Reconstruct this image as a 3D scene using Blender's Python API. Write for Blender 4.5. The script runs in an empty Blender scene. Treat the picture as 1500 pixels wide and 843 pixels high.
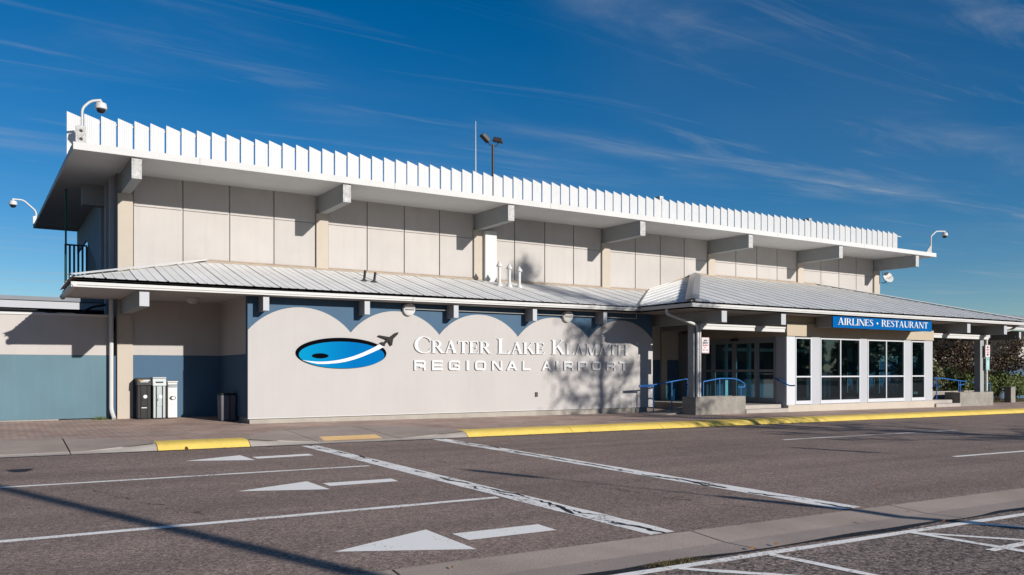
import bpy, bmesh, math, random
from mathutils import Vector, Matrix
from mathutils.geometry import tessellate_polygon
R = math.radians
sc = bpy.context.scene
col = sc.collection

# ------------------------------------------------------------------ camera
cam_d = bpy.data.cameras.new('camera')
cam = bpy.data.objects.new('camera', cam_d); col.objects.link(cam)
cam_d.sensor_width = 36.0
cam_d.lens = 1213.66 / 1500 * 36
cam_d.shift_y = (543.39 - 421.5) / 1500
cam_d.clip_end = 6000
cam.location = (0, 0, 1.65)
cam.rotation_euler = (R(90), 0, R(58.088 - 90))
sc.camera = cam

# ------------------------------------------------------------------ light
SUN = Vector((-0.3377, 1.0, -0.3405)).normalized()        # the way the light travels
sun_d = bpy.data.lights.new('sun', 'SUN'); sun_d.energy = 5.0; sun_d.angle = R(0.53)
sun_d.color = (1.0, 0.955, 0.89)
sun = bpy.data.objects.new('sun', sun_d); col.objects.link(sun)
sun.rotation_euler = SUN.to_track_quat('-Z', 'Y').to_euler()
sun.location = (20, -40, 30)

world = bpy.data.worlds.new('World'); sc.world = world; world.use_nodes = True
nt = world.node_tree; N = nt.nodes; L = nt.links
for n in list(N): N.remove(n)
def wn(t, **k):
    n = N.new(t)
    for a, b in k.items(): setattr(n, a, b)
    return n
out = wn('ShaderNodeOutputWorld'); bg = wn('ShaderNodeBackground'); bg.inputs['Strength'].default_value = 0.066
sky = wn('ShaderNodeTexSky', sky_type='NISHITA', sun_disc=False)
sky.sun_elevation = math.asin(-SUN.z); sky.sun_rotation = R(180 - 18.7)
sky.altitude = 1250; sky.air_density = 1.0; sky.dust_density = 0.25; sky.ozone_density = 3.0
hs = wn('ShaderNodeHueSaturation'); hs.inputs['Saturation'].default_value = 1.385; hs.inputs['Value'].default_value = 1.06
hs.inputs['Hue'].default_value = 0.502
L.new(sky.outputs[0], hs.inputs['Color'])
# thin cirrus on a flat layer high above, drawn out along X
tc = wn('ShaderNodeTexCoord'); sep = wn('ShaderNodeSeparateXYZ'); L.new(tc.outputs['Generated'], sep.inputs[0])
def math_(op, a, b=None, c=None):
    m = wn('ShaderNodeMath', operation=op)
    for i, v in enumerate((a, b, c)):
        if v is None: continue
        if isinstance(v, (int, float)): m.inputs[i].default_value = v
        else: L.new(v, m.inputs[i])
    return m.outputs[0]
zc = math_('MAXIMUM', sep.outputs[2], 0.03)
px = math_('DIVIDE', sep.outputs[0], zc); py = math_('DIVIDE', sep.outputs[1], zc)
cb = wn('ShaderNodeCombineXYZ'); L.new(px, cb.inputs[0]); L.new(py, cb.inputs[1])
def cirrus(scale, off, sx, sy, rot, lo, hi, det, dist):
    mp = wn('ShaderNodeMapping'); mp.inputs['Scale'].default_value = (sx, sy, 1); mp.inputs['Location'].default_value = off
    mp.inputs['Rotation'].default_value = (0, 0, R(rot)); L.new(cb.outputs[0], mp.inputs[0])
    no = wn('ShaderNodeTexNoise'); no.inputs['Scale'].default_value = scale; no.inputs['Detail'].default_value = det
    no.inputs['Roughness'].default_value = 0.62; no.inputs['Distortion'].default_value = dist; L.new(mp.outputs[0], no.inputs['Vector'])
    mr = wn('ShaderNodeMapRange', interpolation_type='SMOOTHSTEP'); mr.inputs[1].default_value = lo; mr.inputs[2].default_value = hi
    L.new(no.outputs[0], mr.inputs[0]); return mr.outputs[0]
c1 = cirrus(1.0, (3.1, 7.3, 0), 0.26, 1.15, 6, 0.46, 0.82, 9, 0.7)
c2 = cirrus(1.0, (1.0, 2.0, 4), 0.30, 0.45, -20, 0.42, 0.66, 3, 0.4)
c3 = cirrus(1.0, (9.0, 1.5, 2), 0.5, 3.2, 10, 0.55, 0.85, 6, 1.4)
cm = math_('MULTIPLY', c1, c2); cm = math_('MULTIPLY_ADD', c3, 0.25, cm); cm = math_('MULTIPLY_ADD', c2, 0.06, math_('MULTIPLY', cm, 1.7))
# one long frayed contrail lying along X
wob = cirrus(1.0, (4.0, 2.0, 1), 0.55, 0.2, 0, 0.2, 0.8, 5, 0.5)
dv = math_('ABSOLUTE', math_('SUBTRACT', math_('MULTIPLY_ADD', wob, 0.22, py), 2.95))
band = math_('SUBTRACT', 1.0, math_('MINIMUM', math_('DIVIDE', dv, 0.15), 1.0))
fr = cirrus(1.0, (2.0, 5.0, 3), 0.9, 6.0, 4, 0.32, 0.72, 7, 0.8)
rampx = math_('MINIMUM', math_('MAXIMUM', math_('MULTIPLY', math_('SUBTRACT', px, 1.6), 0.4), 0.0), 1.0)
band = math_('MULTIPLY', math_('MULTIPLY', math_('MULTIPLY', band, band), fr), rampx)
cm = math_('MULTIPLY_ADD', band, 0.75, cm); cm = math_('MULTIPLY', cm, 0.72)
cm = math_('MINIMUM', cm, 0.8)
mixc = wn('ShaderNodeMix', data_type='RGBA'); L.new(cm, mixc.inputs[0]); L.new(hs.outputs[0], mixc.inputs[6])
mixc.inputs[7].default_value = (4.6, 5.2, 5.9, 1)
L.new(mixc.outputs[2], bg.inputs[0]); L.new(bg.outputs[0], out.inputs[0])

vs = sc.view_settings; vs.view_transform = 'Standard'; vs.look = 'None'; vs.gamma = 1; vs.exposure = 0.35
vs.use_curve_mapping = False
sc.cycles.use_denoising = True
sc.cycles.max_bounces = 8; sc.cycles.transparent_max_bounces = 16

# ------------------------------------------------------------------ materials
MATS = {}
def M(name, c, rough=0.8, var=0.07, scale=1.3, bump=0.0, bscale=40, metal=0.0, spec=0.3, streak=0.0, streak_col=None, fine=0.0, keep=False, perobj=0.0):
    if not keep:
        c = tuple(x * 0.73 for x in c)
        if streak_col: streak_col = tuple(x * 0.73 for x in streak_col)
    m = bpy.data.materials.new(name); m.use_nodes = True; t = m.node_tree; n = t.nodes; l = t.links
    p = n['Principled BSDF']; p.inputs['Roughness'].default_value = rough; p.inputs['Metallic'].default_value = metal
    p.inputs['Specular IOR Level'].default_value = spec
    g = n.new('ShaderNodeNewGeometry')
    no = n.new('ShaderNodeTexNoise'); no.inputs['Scale'].default_value = scale; no.inputs['Detail'].default_value = 6
    no.inputs['Roughness'].default_value = 0.6
    l.new(g.outputs['Position'], no.inputs['Vector'])
    mr = n.new('ShaderNodeMapRange'); mr.inputs[1].default_value = 0.3; mr.inputs[2].default_value = 0.7
    mr.inputs[3].default_value = 1 - var; mr.inputs[4].default_value = 1 + var; l.new(no.outputs[0], mr.inputs[0])
    last = mr.outputs[0]
    if fine:
        nf = n.new('ShaderNodeTexNoise'); nf.inputs['Scale'].default_value = bscale; nf.inputs['Detail'].default_value = 3
        l.new(g.outputs['Position'], nf.inputs['Vector'])
        mf = n.new('ShaderNodeMapRange'); mf.inputs[1].default_value = 0.3; mf.inputs[2].default_value = 0.7
        mf.inputs[3].default_value = 1 - fine; mf.inputs[4].default_value = 1 + fine; l.new(nf.outputs[0], mf.inputs[0])
        mm = n.new('ShaderNodeMath'); mm.operation = 'MULTIPLY'; l.new(last, mm.inputs[0]); l.new(mf.outputs[0], mm.inputs[1]); last = mm.outputs[0]
    if perobj:
        oi = n.new('ShaderNodeObjectInfo'); mo = n.new('ShaderNodeMapRange'); mo.inputs[3].default_value = 1 - perobj; mo.inputs[4].default_value = 1 + perobj * .6; l.new(oi.outputs['Random'], mo.inputs[0])
        mm = n.new('ShaderNodeMath'); mm.operation = 'MULTIPLY'; l.new(last, mm.inputs[0]); l.new(mo.outputs[0], mm.inputs[1]); last = mm.outputs[0]
    mx = n.new('ShaderNodeVectorMath'); mx.operation = 'SCALE'; mx.inputs[0].default_value = c; l.new(last, mx.inputs['Scale'])
    colo = mx.outputs[0]
    if streak:
        mp = n.new('ShaderNodeMapping'); mp.inputs['Scale'].default_value = (5, 5, 0.35); l.new(g.outputs['Position'], mp.inputs[0])
        ns = n.new('ShaderNodeTexNoise'); ns.inputs['Scale'].default_value = 1.0; ns.inputs['Detail'].default_value = 5; l.new(mp.outputs[0], ns.inputs['Vector'])
        ms = n.new('ShaderNodeMapRange'); ms.inputs[1].default_value = 0.5; ms.inputs[2].default_value = 0.8; ms.inputs[4].default_value = streak
        l.new(ns.outputs[0], ms.inputs[0])
        mi = n.new('ShaderNodeMix'); mi.data_type = 'RGBA'; l.new(ms.outputs[0], mi.inputs[0]); l.new(colo, mi.inputs[6])
        sc_ = streak_col or tuple(x * 0.55 for x in c); mi.inputs[7].default_value = (*sc_, 1); colo = mi.outputs[2]
    l.new(colo, p.inputs['Base Color'])
    if bump:
        nb = n.new('ShaderNodeTexNoise'); nb.inputs['Scale'].default_value = bscale; nb.inputs['Detail'].default_value = 4
        l.new(g.outputs['Position'], nb.inputs['Vector'])
        b = n.new('ShaderNodeBump'); b.inputs['Strength'].default_value = bump; b.inputs['Distance'].default_value = 0.02
        l.new(nb.outputs[0], b.inputs['Height']); l.new(b.outputs[0], p.inputs['Normal'])
    MATS[name] = m; return m

stucco = M('cream_stucco', (0.525, 0.488, 0.462), 0.9, 0.04, 0.9, 0.25, 55, streak=0.14, perobj=0.045)
signwall = M('sign_wall_paint', (0.515, 0.485, 0.468), 0.85, 0.03, 0.8, 0.15, 45, streak=0.07)
pilast = M('pilaster_tan', (0.52, 0.455, 0.38), 0.9, 0.04, 1, 0.2, 60)
tan = M('header_tan', (0.50, 0.42, 0.32), 0.9, 0.04, 1.2, 0.2, 60)
blue = M('wall_blue', (0.06, 0.125, 0.205), 0.75, 0.06, 0.9, 0.12, 50, streak=0.08)
teal = M('wall_teal', (0.115, 0.205, 0.25), 0.75, 0.09, 0.45, 0.12, 50, streak=0.22, streak_col=(0.20, 0.275, 0.295))
white = M('white_paint', (0.63, 0.625, 0.61), 0.55, 0.03, 2, 0.05, 30, streak=0.08)
offwhite = M('soffit_paint', (0.52, 0.505, 0.48), 0.8, 0.06, 0.7, 0.1, 30, streak=0.08)
beamgrey = M('beam_grey_paint', (0.34, 0.355, 0.36), 0.7, 0.05, 2, 0.08, 30)
beamend = M('weathered_beam_end', (0.50, 0.49, 0.48), 0.8, 0.30, 13, 0.4, 45, fine=0.32)
slabwhite = M('fascia_white', (0.65, 0.645, 0.63), 0.7, 0.04, 1.5, 0.05, 30, streak=0.10)
corr = M('corrugated_white', (0.70, 0.70, 0.70), 0.5, 0.03, 1.5, 0.0, 30)
roofm = M('roof_sheet_metal', (0.90, 0.885, 0.86), 0.5, 0.08, 1.1, 0.04, 20, metal=0.05, spec=0.35, fine=0.06, perobj=0.05)
ribm = M('roof_rib_metal', (0.43, 0.435, 0.44), 0.42, 0.08, 1.1, 0.0, 20, metal=0.35, spec=0.4)
alum = M('aluminium', (0.55, 0.56, 0.57), 0.4, 0.04, 2, metal=0.6, spec=0.5)
doorfr = M('door_frame_grey', (0.33, 0.34, 0.35), 0.45, 0.04, 2, metal=0.3, spec=0.5)
winwhite = M('window_frame_white', (0.62, 0.63, 0.66), 0.5, 0.02, 2)
panelgrey = M('bay_panel_grey', (0.47, 0.48, 0.51), 0.55, 0.03, 1)
conc = M('concrete', (0.45, 0.40, 0.36), 0.9, 0.14, 1.6, 0.25, 45, fine=0.10)
conc_dk = M('concrete_planter', (0.30, 0.275, 0.24), 0.92, 0.20, 2.2, 0.5, 38, fine=0.18, streak=0.25)
walkconc = M('walk_concrete', (0.47, 0.375, 0.315), 0.92, 0.16, 0.9, 0.25, 60, fine=0.12)
footing = M('footing_concrete', (0.40, 0.365, 0.32), 0.92, 0.12, 2, 0.3, 45, fine=0.10)
dark = M('dark_rubber', (0.018, 0.018, 0.02), 0.7, 0.1, 4)
black = M('black_plastic', (0.02, 0.019, 0.02), 0.5, 0.08, 4, spec=0.2)
bingrey = M('grey_enamel', (0.42, 0.47, 0.47), 0.45, 0.04, 4, spec=0.4)
binwhite = M('white_enamel', (0.78, 0.74, 0.70), 0.5, 0.03, 4)
bindark = M('charcoal_plastic', (0.055, 0.06, 0.075), 0.6, 0.08, 4)
railblue = M('rail_blue', (0.012, 0.135, 0.42), 0.4, 0.05, 3, spec=0.5)
signblue = M('sign_blue', (0.004, 0.115, 0.36), 0.5, 0.03, 3, spec=0.0)
logoblack = M('logo_black', (0.004, 0.004, 0.006), 0.7, 0.1, 5, spec=0.0)
planegrey = M('plane_grey', (0.045, 0.042, 0.04), 0.7, 0.05, 5, spec=0.02)
yellow = M('kerb_yellow', (0.95, 0.68, 0.15), 0.8, 0.10, 2.5, 0.5, 45, fine=0.12, streak=0.4, perobj=0.05, streak_col=(0.52, 0.39, 0.15))
tactile_m = M('tactile_amber', (1.0, 0.66, 0.31), 0.8, 0.08, 4, 0.1, 50)
greenp = M('green_pole', (0.04, 0.14, 0.10), 0.5, 0.05, 3)
bronze = M('bronze_metal', (0.035, 0.03, 0.028), 0.5, 0.1, 4, spec=0.4)
tar = M('tar', (0.012, 0.011, 0.011), 0.6, 0.1, 8)
bark = M('bark', (0.09, 0.065, 0.05), 0.95, 0.25, 8, 0.6, 25)
intdark = M('interior_dark', (0.12, 0.13, 0.16), 0.7, 0.15, 1.5)
intfloor = M('interior_floor', (0.12, 0.13, 0.14), 0.35, 0.12, 2)
mulch = M('mulch', (0.07, 0.045, 0.03), 0.95, 0.3, 6, 0.6, 30)
letterw = M('letter_white', (0.72, 0.725, 0.73), 0.45, 0.01, 2)
redp = M('sign_red', (0.42, 0.03, 0.04), 0.5, 0.05, 5)
signwht = M('sign_white', (0.74, 0.70, 0.71), 0.5, 0.04, 5)
mint = M('sign_mint', (0.35, 0.58, 0.58), 0.5, 0.06, 6)
hvac = M('galvanised', (0.40, 0.41, 0.42), 0.45, 0.12, 3, metal=0.5)

def leafmat(name, c, var=0.5):
    m = bpy.data.materials.new(name); m.use_nodes = True; n = m.node_tree.nodes; l = m.node_tree.links
    p = n['Principled BSDF']; p.inputs['Roughness'].default_value = 0.55; p.inputs['Specular IOR Level'].default_value = 0.35
    g = n.new('ShaderNodeNewGeometry'); mr = n.new('ShaderNodeMapRange'); l.new(g.outputs['Random Per Island'], mr.inputs[0])
    mr.inputs[3].default_value = 1 - var; mr.inputs[4].default_value = 1 + var
    mx = n.new('ShaderNodeVectorMath'); mx.operation = 'SCALE'; mx.inputs[0].default_value = c; l.new(mr.outputs[0], mx.inputs['Scale'])
    l.new(mx.outputs[0], p.inputs['Base Color'])
    tr = n.new('ShaderNodeBsdfTranslucent'); l.new(mx.outputs[0], tr.inputs[0])
    ms = n.new('ShaderNodeMixShader'); ms.inputs[0].default_value = 0.25
    l.new(p.outputs[0], ms.inputs[1]); l.new(tr.outputs[0], ms.inputs[2]); l.new(ms.outputs[0], n['Material Output'].inputs[0])
    return m
leaf_g = leafmat('leaf_green', (0.12, 0.155, 0.05)); leaf_o = leafmat('leaf_olive', (0.17, 0.175, 0.085))
leaf_r = leafmat('leaf_maroon', (0.06, 0.034, 0.026), 0.7); leaf_d = leafmat('leaf_dark', (0.06, 0.085, 0.03))
grass_m = leafmat('grass_blade', (0.10, 0.125, 0.035)); dry_m = leafmat('dry_weed', (0.13, 0.10, 0.045))

def asphalt(name, base, speck, coarse, patch):
    m = bpy.data.materials.new(name); m.use_nodes = True; n = m.node_tree.nodes; l = m.node_tree.links
    p = n['Principled BSDF']; p.inputs['Roughness'].default_value = 0.9; p.inputs['Specular IOR Level'].default_value = 0.25
    g = n.new('ShaderNodeNewGeometry')
    def noise(s, d, lo, hi, a, b, rough=0.6, dist=0.0):
        o = n.new('ShaderNodeTexNoise'); o.inputs['Scale'].default_value = s; o.inputs['Detail'].default_value = d
        o.inputs['Roughness'].default_value = rough; o.inputs['Distortion'].default_value = dist
        l.new(g.outputs['Position'], o.inputs['Vector'])
        r = n.new('ShaderNodeMapRange'); r.inputs[1].default_value = lo; r.inputs[2].default_value = hi; r.inputs[3].default_value = a; r.inputs[4].default_value = b
        l.new(o.outputs[0], r.inputs[0]); return r.outputs[0]
    def mul(a, b):
        q = n.new('ShaderNodeMath'); q.operation = 'MULTIPLY'; l.new(a, q.inputs[0]); l.new(b, q.inputs[1]); return q.outputs[0]
    big = noise(0.35, 4, 0.3, 0.7, 1 - patch, 1 + patch); mid = noise(5, 5, 0.3, 0.7, 0.93, 1.07); fin = noise(coarse, 2, 0.34, 0.66, 1 - speck, 1 + speck, 0.7)
    v = n.new('ShaderNodeTexVoronoi'); v.inputs['Scale'].default_value = coarse * 0.7; l.new(g.outputs['Position'], v.inputs['Vector'])
    vr = n.new('ShaderNodeMapRange'); vr.inputs[1].default_value = 0.0; vr.inputs[2].default_value = 1.0; vr.inputs[3].default_value = 1 - speck * .8; vr.inputs[4].default_value = 1 + speck * .8
    sp = n.new('ShaderNodeSeparateColor'); l.new(v.outputs['Color'], sp.inputs[0]); l.new(sp.outputs[0], vr.inputs[0])
    k = mul(mul(mul(big, mid), fin), vr.outputs[0])
    # wheel tracks and stretched stains that follow the lanes
    mp = n.new('ShaderNodeMapping'); mp.inputs['Scale'].default_value = (0.10, 1.1, 1); l.new(g.outputs['Position'], mp.inputs[0])
    o = n.new('ShaderNodeTexNoise'); o.inputs['Scale'].default_value = 1.0; o.inputs['Detail'].default_value = 4; l.new(mp.outputs[0], o.inputs['Vector'])
    r = n.new('ShaderNodeMapRange'); r.inputs[1].default_value = 0.35; r.inputs[2].default_value = 0.65; r.inputs[3].default_value = 0.82; r.inputs[4].default_value = 1.10; l.new(o.outputs[0], r.inputs[0])
    k = mul(k, r.outputs[0]); k = mul(k, noise(1.3, 3, 0.60, 0.76, 1.0, 0.72, 0.7, 1.5))
    mx = n.new('ShaderNodeVectorMath'); mx.operation = 'SCALE'; mx.inputs[0].default_value = base; l.new(k, mx.inputs['Scale']); l.new(mx.outputs[0], p.inputs['Base Color'])
    nb = n.new('ShaderNodeTexNoise'); nb.inputs['Scale'].default_value = coarse; nb.inputs['Detail'].default_value = 3; l.new(g.outputs['Position'], nb.inputs['Vector'])
    b = n.new('ShaderNodeBump'); b.inputs['Strength'].default_value = 0.35; b.inputs['Distance'].default_value = 0.01; l.new(nb.outputs[0], b.inputs['Height']); l.new(b.outputs[0], p.inputs['Normal'])
    return m
road_m = asphalt('road_asphalt', (0.235, 0.172, 0.143), 0.50, 58, 0.10)
lot_m = asphalt('lot_asphalt', (0.18, 0.14, 0.122), 0.75, 46, 0.10)

def paintmat(name, c, under, wear):
    m = bpy.data.materials.new(name); m.use_nodes = True; n = m.node_tree.nodes; l = m.node_tree.links
    p = n['Principled BSDF']; p.inputs['Roughness'].default_value = 0.8
    g = n.new('ShaderNodeNewGeometry')
    o = n.new('ShaderNodeTexNoise'); o.inputs['Scale'].default_value = 28; o.inputs['Detail'].default_value = 8; o.inputs['Roughness'].default_value = 0.75
    l.new(g.outputs['Position'], o.inputs['Vector'])
    o2 = n.new('ShaderNodeTexNoise'); o2.inputs['Scale'].default_value = 1.7; o2.inputs['Detail'].default_value = 3; l.new(g.outputs['Position'], o2.inputs['Vector'])
    ad = n.new('ShaderNodeMath'); ad.operation = 'MULTIPLY_ADD'; ad.inputs[1].default_value = 0.45; l.new(o2.outputs[0], ad.inputs[0]); l.new(o.outputs[0], ad.inputs[2])
    r = n.new('ShaderNodeMapRange'); r.inputs[1].default_value = wear; r.inputs[2].default_value = wear + 0.07; l.new(ad.outputs[0], r.inputs[0])
    mi = n.new('ShaderNodeMix'); mi.data_type = 'RGBA'; l.new(r.outputs[0], mi.inputs[0]); mi.inputs[6].default_value = (*c, 1); mi.inputs[7].default_value = (*under, 1)
    l.new(mi.outputs[2], p.inputs['Base Color']); return m
paint = paintmat('road_paint', (0.86, 0.82, 0.77), (0.20, 0.15, 0.13), 0.86)
paint_w = paintmat('road_paint_worn', (0.84, 0.80, 0.75), (0.195, 0.15, 0.128), 0.775)

def brickmat():
    m = bpy.data.materials.new('brick_paving'); m.use_nodes = True; n = m.node_tree.nodes; l = m.node_tree.links
    p = n['Principled BSDF']; p.inputs['Roughness'].default_value = 0.92
    g = n.new('ShaderNodeNewGeometry'); mp = n.new('ShaderNodeMapping'); mp.inputs['Rotation'].default_value = (0, 0, R(45)); l.new(g.outputs['Position'], mp.inputs[0])
    b = n.new('ShaderNodeTexBrick'); b.inputs['Scale'].default_value = 1.0; b.inputs['Brick Width'].default_value = 0.23; b.inputs['Row Height'].default_value = 0.115
    b.inputs['Mortar Size'].default_value = 0.011; b.inputs['Mortar Smooth'].default_value = 0.3; b.inputs['Bias'].default_value = -0.1
    b.inputs['Color1'].default_value = (0.41, 0.25, 0.19, 1); b.inputs['Color2'].default_value = (0.47, 0.365, 0.30, 1); b.inputs['Mortar'].default_value = (0.16, 0.12, 0.10, 1)
    l.new(mp.outputs[0], b.inputs['Vector'])
    o = n.new('ShaderNodeTexNoise'); o.inputs['Scale'].default_value = 0.8; o.inputs['Detail'].default_value = 6; l.new(g.outputs['Position'], o.inputs['Vector'])
    r = n.new('ShaderNodeMapRange'); r.inputs[1].default_value = 0.3; r.inputs[2].default_value = 0.7; r.inputs[3].default_value = 0.7; r.inputs[4].default_value = 1.2; l.new(o.outputs[0], r.inputs[0])
    mx = n.new('ShaderNodeVectorMath'); mx.operation = 'SCALE'; l.new(b.outputs[0], mx.inputs[0]); l.new(r.outputs[0], mx.inputs['Scale']); l.new(mx.outputs[0], p.inputs['Base Color'])
    bu = n.new('ShaderNodeBump'); bu.inputs['Strength'].default_value = 0.5; bu.inputs['Distance'].default_value = 0.01; bu.invert = True; l.new(b.outputs['Fac'], bu.inputs['Height']); l.new(bu.outputs[0], p.inputs['Normal'])
    return m
brick_m = brickmat()

def glassmat(name, tint):
    m = bpy.data.materials.new(name); m.use_nodes = True; n = m.node_tree.nodes; l = m.node_tree.links
    for x in list(n):
        if x.type != 'OUTPUT_MATERIAL': n.remove(x)
    t = n.new('ShaderNodeBsdfTransparent'); t.inputs[0].default_value = (*tint, 1)
    gl = n.new('ShaderNodeBsdfGlossy'); gl.inputs['Roughness'].default_value = 0.02; gl.inputs[0].default_value = (0.9, 0.9, 0.9, 1)
    f = n.new('ShaderNodeLayerWeight'); f.inputs[0].default_value = 0.5
    pw = n.new('ShaderNodeMath'); pw.operation = 'POWER'; pw.inputs[1].default_value = 5.0; l.new(f.outputs['Facing'], pw.inputs[0])
    mu = n.new('ShaderNodeMath'); mu.operation = 'MULTIPLY_ADD'; mu.inputs[1].default_value = 0.9; mu.inputs[2].default_value = 0.07; l.new(pw.outputs[0], mu.inputs[0])
    s = n.new('ShaderNodeMixShader'); l.new(mu.outputs[0], s.inputs[0]); l.new(t.outputs[0], s.inputs[1]); l.new(gl.outputs[0], s.inputs[2])
    l.new(s.outputs[0], n['Material Output'].inputs[0]); return m
glass = glassmat('tinted_glass', (0.56, 0.74, 0.79))

def lakemat():
    m = bpy.data.materials.new('lake_print'); m.use_nodes = True; n = m.node_tree.nodes; l = m.node_tree.links
    p = n['Principled BSDF']; p.inputs['Roughness'].default_value = 0.5; p.inputs['Specular IOR Level'].default_value = 0.0
    g = n.new('ShaderNodeNewGeometry'); s = n.new('ShaderNodeSeparateXYZ'); l.new(g.outputs['Position'], s.inputs[0])
    r = n.new('ShaderNodeMapRange'); r.inputs[1].default_value = 7.6; r.inputs[2].default_value = 9.3; l.new(s.outputs[0], r.inputs[0])
    mi = n.new('ShaderNodeMix'); mi.data_type = 'RGBA'; l.new(r.outputs[0], mi.inputs[0]); mi.inputs[6].default_value = (0.003, 0.20, 0.37, 1); mi.inputs[7].default_value = (0.0015, 0.11, 0.31, 1)
    l.new(mi.outputs[2], p.inputs['Base Color']); return m
lake_m = lakemat()

# ------------------------------------------------------------------ helpers
def link(name, me, mat=None, parent=None):
    o = bpy.data.objects.new(name, me); col.objects.link(o)
    if mat and me and not me.materials: me.materials.append(mat)
    if parent: o.parent = parent
    return o
def tag(o, label=None, cat=None, group=None, kind=None):
    if label: o['label'] = label
    if cat: o['category'] = cat
    if group: o['group'] = group
    if kind: o['kind'] = kind
    return o
def thing(name, label, cat, group=None, loc=(0, 0, 0), rz=0):
    o = bpy.data.objects.new(name, None); col.objects.link(o); o.empty_display_size = 0.2
    o.location = loc; o.rotation_euler = (0, 0, rz)
    return tag(o, label, cat, group)
def copy_tree(o, parent=None):
    c = o.copy(); col.objects.link(c); c.parent = parent
    for ch in list(o.children): copy_tree(ch, c)
    return c
class MB:
    def __init__(s): s.v = []; s.f = []
    def add(s, vs, fs):
        k = len(s.v); s.v += [tuple(p) for p in vs]; s.f += [tuple(i + k for i in f) for f in fs]; return s
    def box(s, x0, x1, y0, y1, z0, z1):
        x0, x1 = sorted((x0, x1)); y0, y1 = sorted((y0, y1)); z0, z1 = sorted((z0, z1))
        return s.add([(x0, y0, z0), (x1, y0, z0), (x1, y1, z0), (x0, y1, z0), (x0, y0, z1), (x1, y0, z1), (x1, y1, z1), (x0, y1, z1)],
                     [(3, 2, 1, 0), (4, 5, 6, 7), (0, 1, 5, 4), (1, 2, 6, 5), (2, 3, 7, 6), (3, 0, 4, 7)])
    def hexa(s, b, t):      # bottom ring, top ring (same count)
        n = len(b)
        return s.add(list(b) + list(t), [tuple(range(n))[::-1], tuple(range(n, 2 * n))] + [(i, (i + 1) % n, n + (i + 1) % n, n + i) for i in range(n)])
    def quad(s, *p): return s.add(p, [tuple(range(len(p)))])
    def tube(s, pts, r, n=10, cap=True):
        pts = [Vector(p) for p in pts]; rr = r if isinstance(r, (list, tuple)) else [r] * len(pts)
        base = len(s.v); prev = None
        for i, p in enumerate(pts):
            d = (pts[min(i + 1, len(pts) - 1)] - pts[max(i - 1, 0)]).normalized()
            if prev is None:
                u = d.orthogonal().normalized()
            else:
                u = (prev - d * prev.dot(d)); u = u.normalized() if u.length > 1e-6 else d.orthogonal().normalized()
            prev = u; w = d.cross(u)
            for k in range(n):
                a = 2 * math.pi * k / n; s.v.append(tuple(p + (u * math.cos(a) + w * math.sin(a)) * rr[i]))
        for i in range(len(pts) - 1):
            for k in range(n):
                a = base + i * n + k; b = base + i * n + (k + 1) % n
                s.f.append((a, b, b + n, a + n))
        if cap:
            s.f.append(tuple(base + k for k in range(n))[::-1]); e = base + (len(pts) - 1) * n; s.f.append(tuple(e + k for k in range(n)))
        return s
    def lathe(s, prof, c=(0, 0, 0), n=20, M4=None):   # prof: (r,z)
        base = len(s.v)
        for r_, z_ in prof:
            for k in range(n):
                a = 2 * math.pi * k / n; p = Vector((r_ * math.cos(a), r_ * math.sin(a), z_))
                if M4: p = M4 @ p
                s.v.append(tuple(p + Vector(c)))
        for i in range(len(prof) - 1):
            for k in range(n):
                a = base + i * n + k; b = base + i * n + (k + 1) % n; s.f.append((a, b, b + n, a + n))
        s.f.append(tuple(base + k for k in range(n))[::-1]); e = base + (len(prof) - 1) * n; s.f.append(tuple(e + k for k in range(n)))
        return s
    def poly(s, pts, y0, y1):   # extruded XZ outline, front at y0
        tri = tessellate_polygon([[Vector((p[0], p[1], 0)) for p in pts]]); n = len(pts)
        vs = [(p[0], y0, p[1]) for p in pts] + [(p[0], y1, p[1]) for p in pts]
        fs = [tuple(t) for t in tri] + [tuple(i + n for i in t[::-1]) for t in tri] + [(i, (i + 1) % n, n + (i + 1) % n, n + i) for i in range(n)]
        return s.add(vs, fs)
    def mesh(s, name):
        me = bpy.data.meshes.new(name); me.from_pydata(s.v, [], s.f)
        bm = bmesh.new(); bm.from_mesh(me); bmesh.ops.recalc_face_normals(bm, faces=bm.faces); bm.to_mesh(me); bm.free(); me.update(); return me
    def build(s, name, mat, parent=None, smooth=False, bevel=0.0):
        me = s.mesh(name); o = link(name, me, mat, parent)
        if smooth:
            for p in me.polygons: p.use_smooth = True
            me.set_sharp_from_angle(angle=R(40))
        if bevel:
            b = o.modifiers.new('bevel', 'BEVEL'); b.width = bevel; b.segments = 2; b.limit_method = 'ANGLE'
        return o
def arc(cx, cz, rx, rz, a0, a1, n): return [(cx + rx * math.cos(R(a0 + (a1 - a0) * i / n)), cz + rz * math.sin(R(a0 + (a1 - a0) * i / n))) for i in range(n + 1)]
def bend(pts, r=0.1, n=4):      # round the corners of a path
    P = [Vector(p) for p in pts]; o = [P[0]]
    for i in range(1, len(P) - 1):
        a = (P[i - 1] - P[i]); b = (P[i + 1] - P[i]); q = min(r, a.length * .45, b.length * .45); p0 = P[i] + a.normalized() * q; p1 = P[i] + b.normalized() * q
        for k in range(n + 1):
            t = k / n; o.append((p0 * (1 - t) + P[i] * t) * (1 - t) + (P[i] * (1 - t) + p1 * t) * t)
    return o + [P[-1]]

# ------------------------------------------------------------------ ground levels
def g(x): return -0.0042 * max(-12.0, min(60.0, x))
WALK = 0.145
def walk(x, y=20.0): return g(x) + WALK + (0.02 * (min(y, 27.6) - 24.2) if y > 24.2 and x < 15 else 0)
XS = [-1500, -60, -30, -12] + [x * 3.0 for x in range(-3, 21)] + [90, 140, 1500]

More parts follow.
